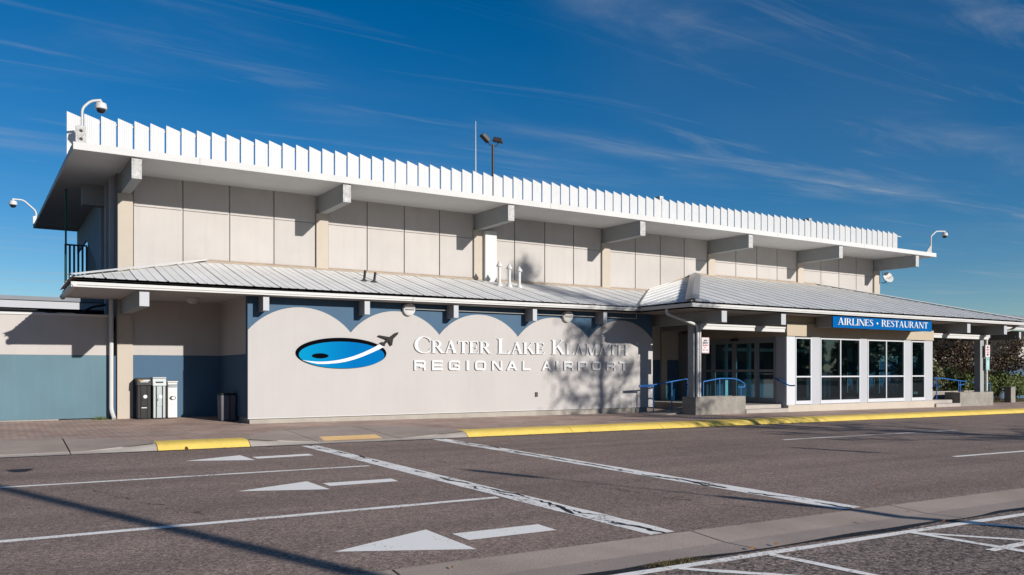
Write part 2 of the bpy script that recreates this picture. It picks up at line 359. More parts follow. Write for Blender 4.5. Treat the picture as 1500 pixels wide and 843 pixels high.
def sheet(name, ya, yb, dz, mat, xs=XS, ny=1, label=None):
    m = MB(); k = len(xs); rows = []
    for j in range(ny + 1):
        for x in xs:
            a = ya(x) if callable(ya) else ya; b = yb(x) if callable(yb) else yb; y = a + (b - a) * j / ny
            m.v.append((x, y, g(x) + dz))
    for j in range(ny):
        for i in range(k - 1): m.f.append((j * k + i, j * k + i + 1, (j + 1) * k + i + 1, (j + 1) * k + i))
    return tag(m.build(name, mat), kind='structure', label=label)
ground_m = M('dry_ground', (0.20, 0.165, 0.115), 0.95, 0.25, 0.5, 0.4, 20, fine=0.15)
sheet('ground', -1500, 1500, -0.10, ground_m)
XR = [x for x in XS if -70 < x < 150]
road_top = lambda x: 6.36 - 0.012 * (max(0, min(20, x)) - 5)
sheet('road', lambda x: road_top(x) - 0.01, 18.62, 0.0, road_m, XR)
sheet('parking_lot', -45, lambda x: road_top(x) - 0.98, -0.004, lot_m, XR)

# V-shaped concrete gutter between road and parking lot, poured in sections
gut = thing('concrete_gutter', None, None); tag(gut, kind='structure')
xs = [-24 + 3.35 * i for i in range(0, 26)]
random.seed(5)
for i in range(len(xs) - 1):
    a, b = xs[i] + 0.012, xs[i + 1] - 0.012; m = MB(); prof = [(0.0, 0.006), (0.50, -0.020), (0.98, -0.004)]
    sk = 0.10 * (random.random() - .5)
    vs_ = []
    for q, x in enumerate((a, b)):
        for dy, dz in prof: vs_.append((x + dy * -0.06, road_top(x) - dy, g(x) + dz))
    for q, x in enumerate((a, b)):
        for dy, dz in prof: vs_.append((x + dy * -0.06, road_top(x) - dy, g(x) + dz - 0.07))
    m.add(vs_, [(0, 1, 4, 3), (1, 2, 5, 4), (0, 1, 7, 6), (1, 2, 8, 7), (3, 4, 10, 9), (4, 5, 11, 10), (0, 3, 9, 6), (2, 5, 11, 8)])
    m.build('gutter_section', walkconc, gut)
m = MB(); pts = []
for i in range(90):
    x = -5 + i * 0.45; pts.append((x, road_top(x) - 0.985 + 0.02 * math.sin(i * 1.7) + 0.014 * math.sin(i * 4.1), g(x)))
for i in range(len(pts) - 1):
    (x0, y0, z0), (x1, y1, z1) = pts[i], pts[i + 1]; w0 = 0.05 + 0.03 * math.sin(i * .9 + 1) ; w1 = 0.05 + 0.03 * math.sin((i + 1) * .9 + 1)
    m.quad((x0, y0 + w0, z0 + .002), (x1, y1 + w1, z1 + .002), (x1, y1 - w1 * .8, z1 + .002), (x0, y0 - w0 * .8, z0 + .002))
tag(m.build('tar_seam', tar), kind='structure')

# ------------------------------------------------------------------ pavement, kerb, ramps
def lerp_tab(tab, x):
    if x <= tab[0][0]: return tab[0][1]
    for (a, va), (b, vb) in zip(tab, tab[1:]):
        if x <= b: return va + (vb - va) * (x - a) / (b - a)
    return tab[-1][1]
YB = [(-1.0, 21.05), (1.15, 21.05), (2.05, 20.6), (2.85, 19.2), (4.75, 19.2), (5.6, 20.6), (6.55, 21.75), (8.2, 22.1), (9.4, 21.5), (10.0, 20.3), (10.2, 19.2)]
yb = lambda x: lerp_tab(YB, x)
KH = [(1.45, 0.03), (2.85, WALK), (4.75, WALK), (6.4, 0.02), (8.4, 0.02), (10.2, WALK)]      # kerb height
kh = lambda x: lerp_tab(KH, x)
xs_w = sorted(set([-60, -30, -12, -6, -3] + [round(-1 + .25 * i, 3) for i in range(0, 46)] + [11 + i for i in range(0, 50)] + [75, 100, 140]))
m = MB(); YW = [0, .25, .5, .75, 1]
ytop = lambda x: 27.62 if x < 15 else 27.62
rows = []
for x in xs_w:
    y0 = yb(x); ys = [y0 + (24.2 - y0) * t for t in (0, .5, 1)] + [25.9, 27.62]
    rows.append(len(m.v)); m.v += [(x, y, walk(x, y)) for y in ys]
for i in range(len(xs_w) - 1):
    a, b = rows[i], rows[i + 1]
    for j in range(4): m.f.append((a + j, b + j, b + j + 1, a + j + 1))
brick_walk = tag(m.build('brick_pavement', brick_m), kind='structure')
# concrete ramps down to the road
def ramp(name, xs, joints):
    root = thing(name, None, None); tag(root, kind='structure')
    for a, b in zip(joints, joints[1:]):
        xx = [a + 0.012] + [x for x in xs if a + .02 < x < b - .02] + [b - 0.012]; m = MB(); n = 7
        for x in xx:
            for j in range(n):
                t = j / (n - 1); y = 18.66 + (yb(x) - 18.66) * t
                e = t * t * (3 - 2 * t) if False else min(1, t * 1.15)
                z = g(x) + kh(x) + (WALK - kh(x)) * e + 0.003
                m.v.append((x, y, z))
        for i in range(len(xx) - 1):
            for j in range(n - 1): m.f.append((i * n + j, (i + 1) * n + j, (i + 1) * n + j + 1, i * n + j + 1))
        m.build('ramp_slab', walkconc, root)
    return root
gridx = [round(-60 + .2 * i, 3) for i in range(0, 420)]
ramp('left_kerb_ramp', gridx, [-14, -10.5, -7.2, -4.0, -1.2, 1.25, 2.82])
ramp('middle_kerb_ramp', gridx, [4.78, 6.35, 8.42, 10.18])
m = MB().add([(6.52, 18.80, g(6.5) + 0.034), (8.0, 18.80, g(8) + 0.034), (8.15, 19.62, g(8) + 0.068), (6.67, 19.62, g(6.5) + 0.068)], [(0, 1, 2, 3)])
tp = tag(m.build('tactile_panel', tactile_m), 'amber tactile warning panel set in the concrete ramp at the crosswalk', 'tactile panel')
m = MB()
for i in range(18):
    for j in range(9):
        x = 6.60 + i * 0.08 + j * 0.016; y = 18.84 + j * 0.09; m.lathe([(0.022, 0), (0.014, 0.008)], (x, y, g(6.5) + 0.036 + (y - 18.8) * .0415), 6)
o = m.build('dome', tactile_m, tp); o['kind'] = 'stuff'
# rolled kerb in sections
kerb = thing('kerb', None, None); tag(kerb, kind='structure')
kprof = [(18.46, -0.02), (18.47, 0.015), (18.50, 0.10), (18.56, 0.42), (18.64, 0.72), (18.74, 0.90), (18.88, 0.985), (19.06, 1.0), (19.205, 1.0)]
def kerb_sec(a, b, mat):
    xx = [a + 0.008] + [x for x in gridx if a + .05 < x < b - .05 and (x < 11)] + [b - 0.008]; m = MB(); n = len(kprof)
    for x in xx:
        h = kh(x) + 0.006
        for y, t in kprof:
            yy = y if t > 0 else y; z = g(x) + (t * h if t > 0 else -0.05)
            if kh(x) < 0.1: yy = min(yy, 18.66)
            m.v.append((x, yy, z))
    for i in range(len(xx) - 1):
        for j in range(n - 1): m.f.append((i * n + j, (i + 1) * n + j, (i + 1) * n + j + 1, i * n + j + 1))
    m.f.append(tuple(range(n))); m.f.append(tuple((len(xx) - 1) * n + j for j in range(n)))
    return m.build('kerb_section', mat, kerb, smooth=True)
for a, b in ((-14, -10.5), (-10.5, -7.2), (-7.2, -4), (-4, -1.2), (-1.2, 1.25), (1.25, 2.85), (4.75, 6.38), (6.38, 8.4), (8.4, 10.2)): kerb_sec(a, b, conc)
kerb_sec(2.85, 4.75, yellow)
MB().tube([(3.42, 18.47, g(3.4) + .022), (3.42, 18.56, g(3.4) + .03)], .03, 10).build('drain_hole', M('rust', (0.10, 0.04, 0.02), 0.9, 0.3, 12), kerb)
x = 10.2
while x < 70: kerb_sec(x, x + 3.3, yellow); x += 3.3

# road markings (sheets 4 mm above the asphalt)
def mark(name, pts, mat=paint, dz=0.004):
    m = MB(); m.quad(*[(x, y, g(x) + dz) for x, y in pts]); return m.build(name, mat)
def strip_mark(name, a, b, w, mat, seg=24, dz=0.004, amp=0.008, label=None):
    m = MB(); (x0, y0), (x1, y1) = a, b; d = Vector((x1 - x0, y1 - y0)).normalized(); nx, ny = -d.y, d.x; rng = random.Random(int(x0 * 100 + y0 * 7))
    for i in range(seg + 1):
        t = i / seg; x = x0 + (x1 - x0) * t; y = y0 + (y1 - y0) * t; e = rng.uniform(-amp, amp); f = rng.uniform(-amp, amp)
        m.v += [(x + nx * (w / 2 + e), y + ny * (w / 2 + e), g(x) + dz), (x - nx * (w / 2 + f), y - ny * (w / 2 + f), g(x) + dz)]
    for i in range(seg): m.f.append((2 * i, 2 * i + 2, 2 * i + 3, 2 * i + 1))
    return tag(m.build(name, mat), label, 'road marking')
for pts_h, pts_b, lab in (
    ([(2.63, 7.30), (3.82, 7.84), (3.80, 6.73)], [(3.95, 7.50), (3.94, 7.13), (4.98, 7.12), (5.00, 7.49)], 'white painted lane arrow nearest the viewer by the concrete gutter'),
    ([(2.82, 11.67), (3.97, 12.21), (3.98, 11.22)], [(4.10, 11.88), (4.09, 11.54), (5.16, 11.54), (5.19, 11.87)], 'white painted lane arrow in the middle lane of three'),
    ([(2.94, 16.10), (4.08, 16.68), (4.10, 15.63)], [(4.19, 16.22), (4.20, 15.85), (5.32, 15.95), (5.33, 16.30)], 'white painted lane arrow in the lane along the kerb')):
    t = thing('lane_arrow', lab, 'road marking', 'painted lane arrows', (pts_h[0][0], pts_h[0][1], g(3)))
    for nm, ps in (('arrow_head', pts_h), ('arrow_shaft', pts_b)):
        o = mark(nm, ps); o.parent = t; o.matrix_parent_inverse = Matrix.Translation(-Vector(t.location))
strip_mark('lane_line', (-16, 13.83), (5.57, 13.70), 0.13, paint_w, 60, label='thin white lane line on the far side of the middle lane')
strip_mark('lane_line', (-16, 9.40), (5.62, 9.38), 0.14, paint_w, 60, label='thin white lane line on the near side of the middle lane')
strip_mark('crosswalk_line', (5.93, 18.10), (5.83, 6.42), 0.34, paint_w, 40, amp=0.012, label='wide cracked white crosswalk line on the left, ending at the arrows')
strip_mark('crosswalk_line', (9.28, 18.30), (8.90, 6.42), 0.36, paint_w, 40, amp=0.014, label='wide cracked white crosswalk line on the right')
strip_mark('lane_line', (16.24, 9.38), (21.5, 9.2), 0.12, paint, label='short white lane dash at the right, nearer the gutter')
strip_mark('lane_line', (16.6, 13.92), (24.0, 13.79), 0.11, paint_w, label='white lane dash lying in the tree shadow on the road')
strip_mark('stall_line', (3.2, 5.28), (16.0, 4.95), 0.11, paint_w, 40, label='long white parking line running along the concrete gutter')
for a, b, w, lab in (((6.00, 5.18), (6.16, 3.6), 0.10, 'white stall stripe at the bottom edge, nearest the gutter weeds'), ((4.90, 5.20), (5.9, 4.1), 0.09, 'slanting white stripe at the bottom edge left of the stall stripe'),
                ((8.10, 5.13), (8.16, 3.6), 0.11, 'straight white stall stripe at the bottom right'), ((8.10, 5.10), (9.1, 3.75), 0.09, 'slanting white hatch stripe at the bottom right'),
                ((9.15, 5.10), (10.1, 3.6), 0.09, 'slanting white hatch stripe at the right edge of the lot'), ((7.9, 4.22), (9.6, 4.22), 0.10, 'short white cross stripe of the hatched bay')):
    strip_mark('stall_line', a, b, w, paint_w, 10, dz=0.0015, label=lab)
# sealed cracks wandering along the crosswalk lines
def crack(a, b, w, seed, wander=0.07, n=70, dz=0.0075):
    rng = random.Random(seed); m = MB(); off = 0; pts = []
    for i in range(n + 1):
        t = i / n; off = off * .86 + rng.uniform(-wander, wander) * .6
        ww = w * max(0.0, (0.5 + 0.7 * math.sin(i * .37 + seed) + rng.uniform(-.3, .5)))
        pts.append((a[0] + (b[0] - a[0]) * t + off, a[1] + (b[1] - a[1]) * t, ww))
    for (x0, y0, w0), (x1, y1, w1) in zip(pts, pts[1:]):
        if w0 + w1 < 0.004: continue
        m.quad((x0 - w0 / 2, y0, g(x0) + dz), (x0 + w0 / 2, y0, g(x0) + dz), (x1 + w1 / 2, y1, g(x1) + dz), (x1 - w1 / 2, y1, g(x1) + dz))
    return tag(m.build('asphalt_crack', tar), kind='structure')
crack((5.95, 18.2), (6.02, 14.2), 0.055, 1); crack((5.92, 12.6), (5.83, 6.4), 0.05, 2); crack((5.86, 10.5), (5.92, 7.0), 0.03, 7)
crack((9.33, 18.3), (9.10, 12.5), 0.06, 3); crack((9.2, 18.0), (9.02, 8.0), 0.045, 4); crack((9.02, 11), (8.88, 6.4), 0.05, 8)
m = MB()
rng = random.Random(9); pts = []
for i in range(140):
    x = -14 + i * 0.6; pts.append((x, 18.32 + 0.03 * math.sin(i * 1.3) + rng.uniform(-.02, .02)))
for (x0, y0), (x1, y1) in zip(pts, pts[1:]): m.quad((x0, y0, g(x0) + .004), (x1, y1, g(x1) + .004), (x1, 18.475, g(x1) + .004), (x0, 18.475, g(x0) + .004))
tag(m.build('asphalt_patch', M('patch_asphalt', (0.062, 0.056, 0.055), 0.9, 0.2, 2, 0.3, 60, fine=0.2)), kind='structure')
m = MB(); m.quad(*[(0.34 + .17 * math.cos(a) * (1 + .3 * math.sin(3 * a)), 15.9 + .30 * math.sin(a) * (1 + .25 * math.cos(2 * a)), g(0) + .004) for a in [i * math.pi / 7 for i in range(14)]])
tag(m.build('oil_stain', tar), kind='structure')

# ------------------------------------------------------------------ the terminal building
B = thing('terminal_building', 'long cream airport terminal with white corrugated parapet, metal lower roof and glass entrance', 'building')
YU = 27.6
X0, SP = 3.204, 6.1605
XL, XE = 3.12, 40.77
def part(mb, name, mat, parent=B, **k): return mb.build(name, mat, parent, **k)
# core and upper wall
upper = part(MB().box(XL, XE, YU + 0.05, YU + 8.8, 0.2, 7.78), 'upper_wall', stucco)
pan_cache = {}
for i in range(6):
    a = X0 + SP * i + 0.36; b = X0 + SP * (i + 1) - 0.075; w = (b - a) / 4
    for j in range(4):
        for z0, z1 in ((0.4, 6.682), (6.700, 7.775)):
            key = (z0,)
            if key not in pan_cache: pan_cache[key] = MB().box(0.012, w - 0.03, 0, 0.05, z0, z1).mesh('wall_panel')
            o = link('wall_panel', pan_cache[key], stucco, upper); o.location = (a + w * j, YU, 0)
pil_me = MB().box(0, 0.42, 0, 0.14, 0.15, 7.02).mesh('pilaster')
for i in range(7):
    o = link('pilaster', pil_me, pilast, upper); o.location = (X0 - 0.085 + SP * i, YU - 0.09, 0)
# roof slab: front edge low, soffit climbing to the wall
def slabring(z): return None
m = MB(); xf0, xf1, yf, ybk = 1.754, 41.85, 25.11, 41.3
xb0 = 1.36
m.hexa([(xf0, yf, 7.605), (xf1, yf, 7.605), (xf1, ybk, 7.80), (xb0, ybk, 7.80)], [(xf0, yf, 7.811), (xf1, yf, 7.811), (xf1, ybk, 7.93), (xb0, ybk, 7.93)])
slab = part(m, 'roof_slab', slabwhite, bevel=0.01)
for x in (5.0, 11.1, 17.3, 23.4, 29.6, 35.8): MB().box(x, x + .012, yf - .003, yf + .002, 7.612, 7.805).build('fascia_seam', beamgrey, slab)
# soffit boards under the slab, 4 mm below
m = MB()
sz = lambda y: 7.605 + (7.79 - 7.605) * min(1, (y - yf) / (YU - yf)) - 0.004
for (ya, yb_) in ((yf + .12, YU), (YU, ybk - .1)):
    xa = xf0 + .12
    m.quad((xa - (0.0 if ya < YU else .08), ya, sz(ya)), (xf1 - .12, ya, sz(ya)), (xf1 - .12, yb_, sz(yb_)), (xa - (.08 if yb_ <= YU else .4), yb_, sz(yb_)))
part(m, 'soffit', offwhite)
# upper beams
for i in range(7):
    x = X0 + SP * i; zt = 7.75
    m = MB(); m.hexa([(x, 25.214, 7.016), (x + .27, 25.214, 7.016), (x + .27, YU + .1, 7.016), (x, YU + .1, 7.016)], [(x, 25.214, 7.612), (x + .27, 25.214, 7.612), (x + .27, YU + .1, 7.80), (x, YU + .1, 7.80)])
    o = part(m, 'roof_beam', beamgrey, bevel=0.008)
    MB().box(x + .004, x + .266, 25.200, 25.213, 7.02, 7.60).build('beam_end', beamend, o)
# parapet of corrugated panels turned 45 degrees
par = part(MB().tube([(1.74, 27.06, 8.93), (41.75, 27.06, 8.93)], 0.03, 8).tube([(1.74, 27.06, 8.05), (41.3, 27.06, 8.05)], 0.03, 8), 'parapet_rail', white)
m = MB(); n = 32; Lp = 0.394
for k in range(n + 1):
    t = k / n; off = (0, 0.011, 0.011, 0)[k % 4]
    m.v += [(t * Lp, off, 0), (t * Lp, off, 1.292 - 0.127 * t)]
for k in range(n): m.f.append((2 * k, 2 * k + 2, 2 * k + 3, 2 * k + 1))
k = len(m.v); m.v += [(0, .03, 0), (0, .03, 1.292), (Lp, .03, 1.165), (Lp, .03, 0)]; m.f += [(k, k + 1, k + 2, k + 3), (0, 1, k + 1, k), (2 * n, 2 * n + 1, k + 2, k + 3)]
cp = m.mesh('corrugated_panel')
rng = random.Random(3)
for i in range(89):
    o = link('corrugated_panel', cp, corr, par); o.location = (1.729 + 0.4452 * i + rng.uniform(-.004, .004), 26.97, 7.82 + rng.uniform(-.008, .008)); o.rotation_euler = (0, 0, R(rng.uniform(-1.0, 1.0)))
# left flank of the upper storey, wall grey darkened to carry its shade
fl = part(MB().box(XL - .03, XL, YU + .02, 36.9, 0.2, 7.78), 'flank_wall', M('flank_shade_grey', (0.20, 0.21, 0.23), 0.85, 0.05, 1, 0.15, 50))
ribw = M('flank_rib', (0.44, 0.44, 0.46), 0.8, 0.05, 1)
for y0, y1, d in ((28.15, 28.45, .12), (29.3, 29.75, .12), (31.2, 31.5, .08)): MB().box(XL - .03 - d, XL - .03, y0, y1, 3.0, 7.74).build('flank_rib', ribw, fl)
MB().hexa([(2.35, 29.85, 7.0), (XL - .03, 29.85, 7.0), (XL - .03, 30.25, 7.0), (2.35, 30.25, 7.0)], [(2.35, 29.85, 7.74), (XL - .03, 29.85, 7.74), (XL - .03, 30.25, 7.74), (2.35, 30.25, 7.74)]).build('flank_beam', beamgrey, fl)
m = MB(); ys = [(31.6, 5.0), (31.6, 7.74), (41.0, 7.74), (41.0, 6.86), (36.9, 6.86), (32.6, 6.86)]
m.hexa([(XL - .10, y, z) for y, z in [(31.6, 7.74), (41.0, 7.74), (41.0, 6.80), (36.6, 6.80), (33.2, 5.6), (31.6, 4.6)]], [(XL - .035, y, z) for y, z in [(31.6, 7.74), (41.0, 7.74), (41.0, 6.80), (36.6, 6.80), (33.2, 5.6), (31.6, 4.6)]])
m.build('spandrel', M('flank_blue_grey', (0.28, 0.34, 0.42), 0.8, 0.05, 1), fl)
scr = part(MB().box(2.30, 3.10, 37.18, 37.26, 6.62, 6.68), 'screen_frame', M('screen_dark', (0.10, 0.12, 0.16), 0.7, 0.05, 2))
bal = MB().box(0, .075, 37.19, 37.25, 4.0, 6.62).mesh('screen_slat')
for k in range(6): o = link('screen_slat', bal, MATS['screen_dark'], scr); o.location = (2.30 + k * .150, 0, 0)

# lower roof: ribbed metal sheets over a deck
EZ, SL = 4.012, 0.2715; EYm, EXm = 23.50, 1.575
CZ, CSL = 4.03, 0.2905; EYc, EXc, EXr = 20.76, 20.17, 42.27
zm = lambda y: EZ + SL * (y - EYm); zcn = lambda y: CZ + CSL * (y - EYc)
lower = part(MB().quad((EXm + .06, EYm + .06, EZ - .06), (56, EYm + .06, EZ - .06), (56, YU + .04, zm(YU) - .05), (EXm + 4.15, YU + .04, zm(YU) - .05))
             .quad((EXm + .06, EYm + .06, EZ - .06), (EXm + 4.15, YU + .04, zm(YU) - .05), (EXm + .06, YU + .04, EZ - .06))
             .quad((EXc + .06, EYc + .06, CZ - .06), (EXr - .06, EYc + .06, CZ - .06), (EXr - 6.84, YU + .04, zcn(YU) - .05), (EXc + 6.84, YU + .04, zcn(YU) - .05))
             .quad((EXc + .06, EYc + .06, CZ - .06), (EXc + 6.84, YU + .04, zcn(YU) - .05), (EXc + .06, YU + .04, CZ - .06))
             .quad((EXr - .06, EYc + .06, CZ - .06), (EXr - .06, YU + .04, CZ - .06), (EXr - 6.84, YU + .04, zcn(YU) - .05)), 'lower_roof', dark)
def sheets(u0, u1, vlo, vhi, to3, width=0.75, rib=0.25):
    """panes between u0..u1; vlo/vhi run up the slope; to3(u,v,lift)->xyz"""
    u = u0
    while u < u1 - 0.02:
        e = min(u + width, u1); m = MB(); cuts = [u]
        k = u
        prof = []
        while k < e - 0.001:
            r0 = k + 0.03; h, w2 = (0.026, 1.0) if k < u + .01 else (0.013, 0.8)
            prof += [(k, 0), (min(r0, e), 0), (min(r0 + .018 * w2, e), h), (min(r0 + .04 * w2, e), h), (min(r0 + .058 * w2, e), 0)]
            k += rib
        prof.append((e, 0)); P = []
        for a, b in prof:
            if not P or a > P[-1][0] + 1e-4: P.append((a, b))
        if max(vhi(u) - vlo(u), vhi(e) - vlo(e), vhi((u + e) / 2) - vlo((u + e) / 2)) > 0.02:
            for a, b in P:
                lo, hi = vlo(a), max(vlo(a) + .001, vhi(a)); m.v += [to3(a, lo, b), to3(a, hi, b)]
            for i in range(len(P) - 1): m.f.append((2 * i, 2 * i + 2, 2 * i + 3, 2 * i + 1))
            n0 = len(m.v)
            m.build('roof_sheet', roofm, lower)
        u += width
sheets(EXm, 24.4, lambda x: EYm if x < EXc else EYm + (x - EXc) * 1.0, lambda x: min(YU + .0, EYm + (x - EXm)), lambda u, v, l: (u, v, zm(v) + l))
sheets(EXr, 56, lambda x: EYm, lambda x: YU, lambda u, v, l: (u, v, zm(v) + l))
sheets(EYm, YU, lambda y: EXm, lambda y: EXm + (y - EYm), lambda u, v, l: (v, u, EZ + SL * (v - EXm) + l))
sheets(EXc, EXr, lambda x: EYc, lambda x: min(YU, EYc + (x - EXc), EYc + (EXr - x)), lambda u, v, l: (u, v, zcn(v) + l))
sheets(EYc, YU, lambda y: EXc if y < EYm else EXc + (y - EYm), lambda y: EXc + (y - EYc), lambda u, v, l: (v, u, CZ + CSL * (v - EXc) + l))
sheets(EYc, YU, lambda y: -EXr, lambda y: -EXr + (y - EYc), lambda u, v, l: (-v, u, CZ + CSL * (v + EXr) + l))
# hip caps, valley and wall flashings
def cap_strip(a, b, w, lift, mat, name='hip_cap', tilt=0.0):
    A, Bv = Vector(a), Vector(b); d = (Bv - A).normalized(); s_ = d.cross(Vector((0, 0, 1))).normalized() * w; up = Vector((0, 0, lift)); dn = Vector((0, 0, lift - tilt))
    m = MB(); m.quad(A + s_ + dn, A + up, Bv + up, Bv + s_ + dn); m.quad(A + up, A - s_ + dn, Bv - s_ + dn, Bv + up); return m.build(name, mat, lower)
cap_strip((EXm, EYm, EZ), (EXm + 4.1, YU, zm(YU)), .14, .085, roofm, tilt=.04)
cap_strip((EXc, EYc, CZ), (EXc + 6.84, YU, zcn(YU)), .24, .11, alum, tilt=.07)
cap_strip((EXr, EYc, CZ), (EXr - 6.84, YU, zcn(YU)), .16, .09, roofm, tilt=.05)
cap_strip((EXc, EYm, EZ + .02), (EXc + 4.1, YU, zm(YU) + .02), .05, .075, white, 'valley_flashing', tilt=.03)
flash = M('flashing_tan', (0.42, 0.33, 0.25), 0.7, 0.15, 3)
MB().hexa([(EXm + 4.0, YU - .10, zm(YU) - .02), (EXc + 4.15, YU - .10, zm(YU) - .02), (EXc + 4.15, YU, zm(YU) + .02), (EXm + 4.0, YU, zm(YU) + .02)],
          [(EXm + 4.0, YU - .10, zm(YU) + .02), (EXc + 4.15, YU - .10, zm(YU) + .02), (EXc + 4.15, YU - .02, zm(YU) + .075), (EXm + 4.0, YU - .02, zm(YU) + .075)]).build('wall_flashing', flash, lower)
MB().hexa([(EXc + 6.8, YU - .10, zcn(YU) - .02), (EXr - 6.8, YU - .10, zcn(YU) - .02), (EXr - 6.8, YU, zcn(YU) + .02), (EXc + 6.8, YU, zcn(YU) + .02)],
          [(EXc + 6.8, YU - .10, zcn(YU) + .02), (EXr - 6.8, YU - .10, zcn(YU) + .02), (EXr - 6.8, YU - .02, zcn(YU) + .075), (EXc + 6.8, YU - .02, zcn(YU) + .075)]).build('wall_flashing', flash, lower)
A, Bv = Vector((EXc + 4.1, YU - .04, zm(YU) + .03)), Vector((EXc + 6.8, YU - .04, zcn(YU) + .03))
MB().tube([A, Bv], .035, 6).build('wall_flashing', flash, lower)

# eave soffits
part(MB().quad((1.66, 23.60, 3.80), (20.3, 23.60, 3.80), (20.3, YU + .04, 3.80), (1.66, YU + .04, 3.80)), 'soffit', offwhite)
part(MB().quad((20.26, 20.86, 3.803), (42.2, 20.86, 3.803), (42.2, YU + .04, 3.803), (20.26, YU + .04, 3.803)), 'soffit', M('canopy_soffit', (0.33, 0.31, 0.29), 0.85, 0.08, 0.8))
part(MB().quad((42.2, 23.6, 3.80), (56, 23.6, 3.80), (56, YU + .04, 3.80), (42.2, YU + .04, 3.80)), 'soffit', offwhite)

# gutters: stepped ogee section along the eave
def gutter(a, b, name='gutter'):
    A, Bv = Vector(a), Vector(b); d = (Bv - A); d.z = 0; d.normalize(); o_ = Vector((d.y, -d.x, 0))     # outwards
    prof = [(0.10, 0.128), (0.0, 0.128), (0.0, 0.10), (-0.018, 0.095), (-0.018, 0.05), (0.012, 0.04), (0.012, 0.0), (0.10, 0.0)]
    m = MB(); n = len(prof)
    for P in (A, Bv):
        for q, z in prof: m.v.append(tuple(P - o_ * q + Vector((0, 0, z))))
    for i in range(n): m.f.append((i, (i + 1) % n, n + (i + 1) % n, n + i))
    m.f += [tuple(range(n)), tuple(range(n, 2 * n))]
    return part(m, name, white)
gutter((1.60, 23.55, 3.772), (11.02, 23.55, 3.817)); gutter((11.035, 23.55, 3.815), (20.26, 23.55, 3.862))
gutter((1.626, 28.1, 3.78), (1.626, 23.53, 3.772))
gutter((20.21, 20.818, 3.852), (42.24, 20.818, 3.84)); gutter((20.229, 23.54, 3.862), (20.229, 20.80, 3.852)); gutter((42.2, 20.8, 3.84), (42.2, 23.5, 3.85))
gutter((42.3, 23.55, 3.86), (56, 23.55, 3.86))
# end caps seen at the seam of the long gutter
# eave beams
for i, x in enumerate([3.203]):
    o = part(MB().box(x, x + .245, 23.72, YU, 3.352, 3.797), 'eave_beam', beamgrey, bevel=.006); MB().box(x + .003, x + .242, 23.705, 23.719, 3.355, 3.79).build('beam_end', panelgrey, o)
for i in range(5):
    x = 6.438 + 3.055 * i; o = part(MB().box(x, x + .175, 23.72, 24.25, 3.36, 3.797), 'eave_beam', beamgrey, bevel=.006); MB().box(x + .003, x + .172, 23.706, 23.719, 3.362, 3.79).build('beam_end', panelgrey, o)
for i in range(7):
    x = 21.776 + 3.11 * i; o = part(MB().box(x, x + .26, 20.96, 27.5 if i in (0, 1, 5, 6) else 21.85, 3.37, 3.80), 'eave_beam', beamgrey, bevel=.006); MB().box(x + .003, x + .257, 20.945, 20.959, 3.372, 3.79).build('beam_end', panelgrey, o)
for x in (44.2, 47.3): o = part(MB().box(x, x + .2, 23.72, 27.5, 3.36, 3.797), 'eave_beam', beamgrey); MB().box(x + .003, x + .197, 23.706, 23.719, 3.362, 3.79).build('beam_end', panelgrey, o)

# sign wall with the arched panel
SX0, SX1, YW_ = 6.13, 21.42, 24.17
sw = part(MB().box(SX0, SX1, YW_ + .03, 24.42, 0.279, 3.798), 'sign_wall', blue)
cus = [(SX0, 2.82), (9.227, 2.815), (12.261, 2.82), (15.29, 2.815), (18.342, 2.82), (SX1, 2.83)]
pts = [(SX0 + .0, 0.279)]
for (xa, za), (xb_, zb_) in zip(cus, cus[1:]):
    c = (xa + xb_) / 2; hw = (xb_ - xa) / 2; h = 3.53 - 2.82; r_ = (hw * hw + h * h) / (2 * h); cz_ = 3.53 - r_; a0 = math.degrees(math.atan2(2.82 - cz_, -hw))
    for k in range(0, 25):
        a = a0 + (180 - 2 * a0 - 0) * k / 24 if False else a0 - (2 * a0 - 180) * k / 24
        q = (c + r_ * math.cos(R(a)), cz_ + r_ * math.sin(R(a)))
        if q[0] - pts[-1][0] > 0.004 or k == 0: pts.append(q)
pts.append((SX1, 0.279))
cl = [pts[0]]
for p in pts[1:]:
    if (abs(p[0] - cl[-1][0]) + abs(p[1] - cl[-1][1])) > 0.003: cl.append(p)
MB().poly(cl, YW_, YW_ + .032).build('arch_panel', signwall, sw)
MB().box(SX0 + .06, SX1 - .22, YW_ + .05, 24.40, 0.0, 0.277).build('wall_footing', footing, sw)
MB().box(SX0 - .004, SX1 + .0, YW_ - .012, YW_ + .03, 0.262, 0.283).build('drip_edge', white, sw)
# recess beside the sign wall: return wall and back wall, blue below, cream above
part(MB().box(SX0 + .003, SX0 + .2, 24.43, YU + .02, 2.13, 3.798), 'recess_side_wall', stucco)
part(MB().box(SX0 - .006, SX0 + .2, 24.43, YU + .02, 0.30, 2.128), 'wainscot', blue)
part(MB().box(SX0 + .05, SX0 + .2, 24.3, YU + .02, 0.0, 0.298), 'recess_plinth', footing)
part(MB().box(3.5, SX0 + .1, YU - .03, YU + .06, 2.13, 3.798), 'recess_back_wall', stucco)
part(MB().box(3.5, SX0 + .1, YU - .04, YU + .06, 0.0, 2.126), 'wainscot', blue)
part(MB().box(3.10, 3.50, YU - .10, YU + .06, 0.1, 3.36), 'column', pilast, bevel=.01)
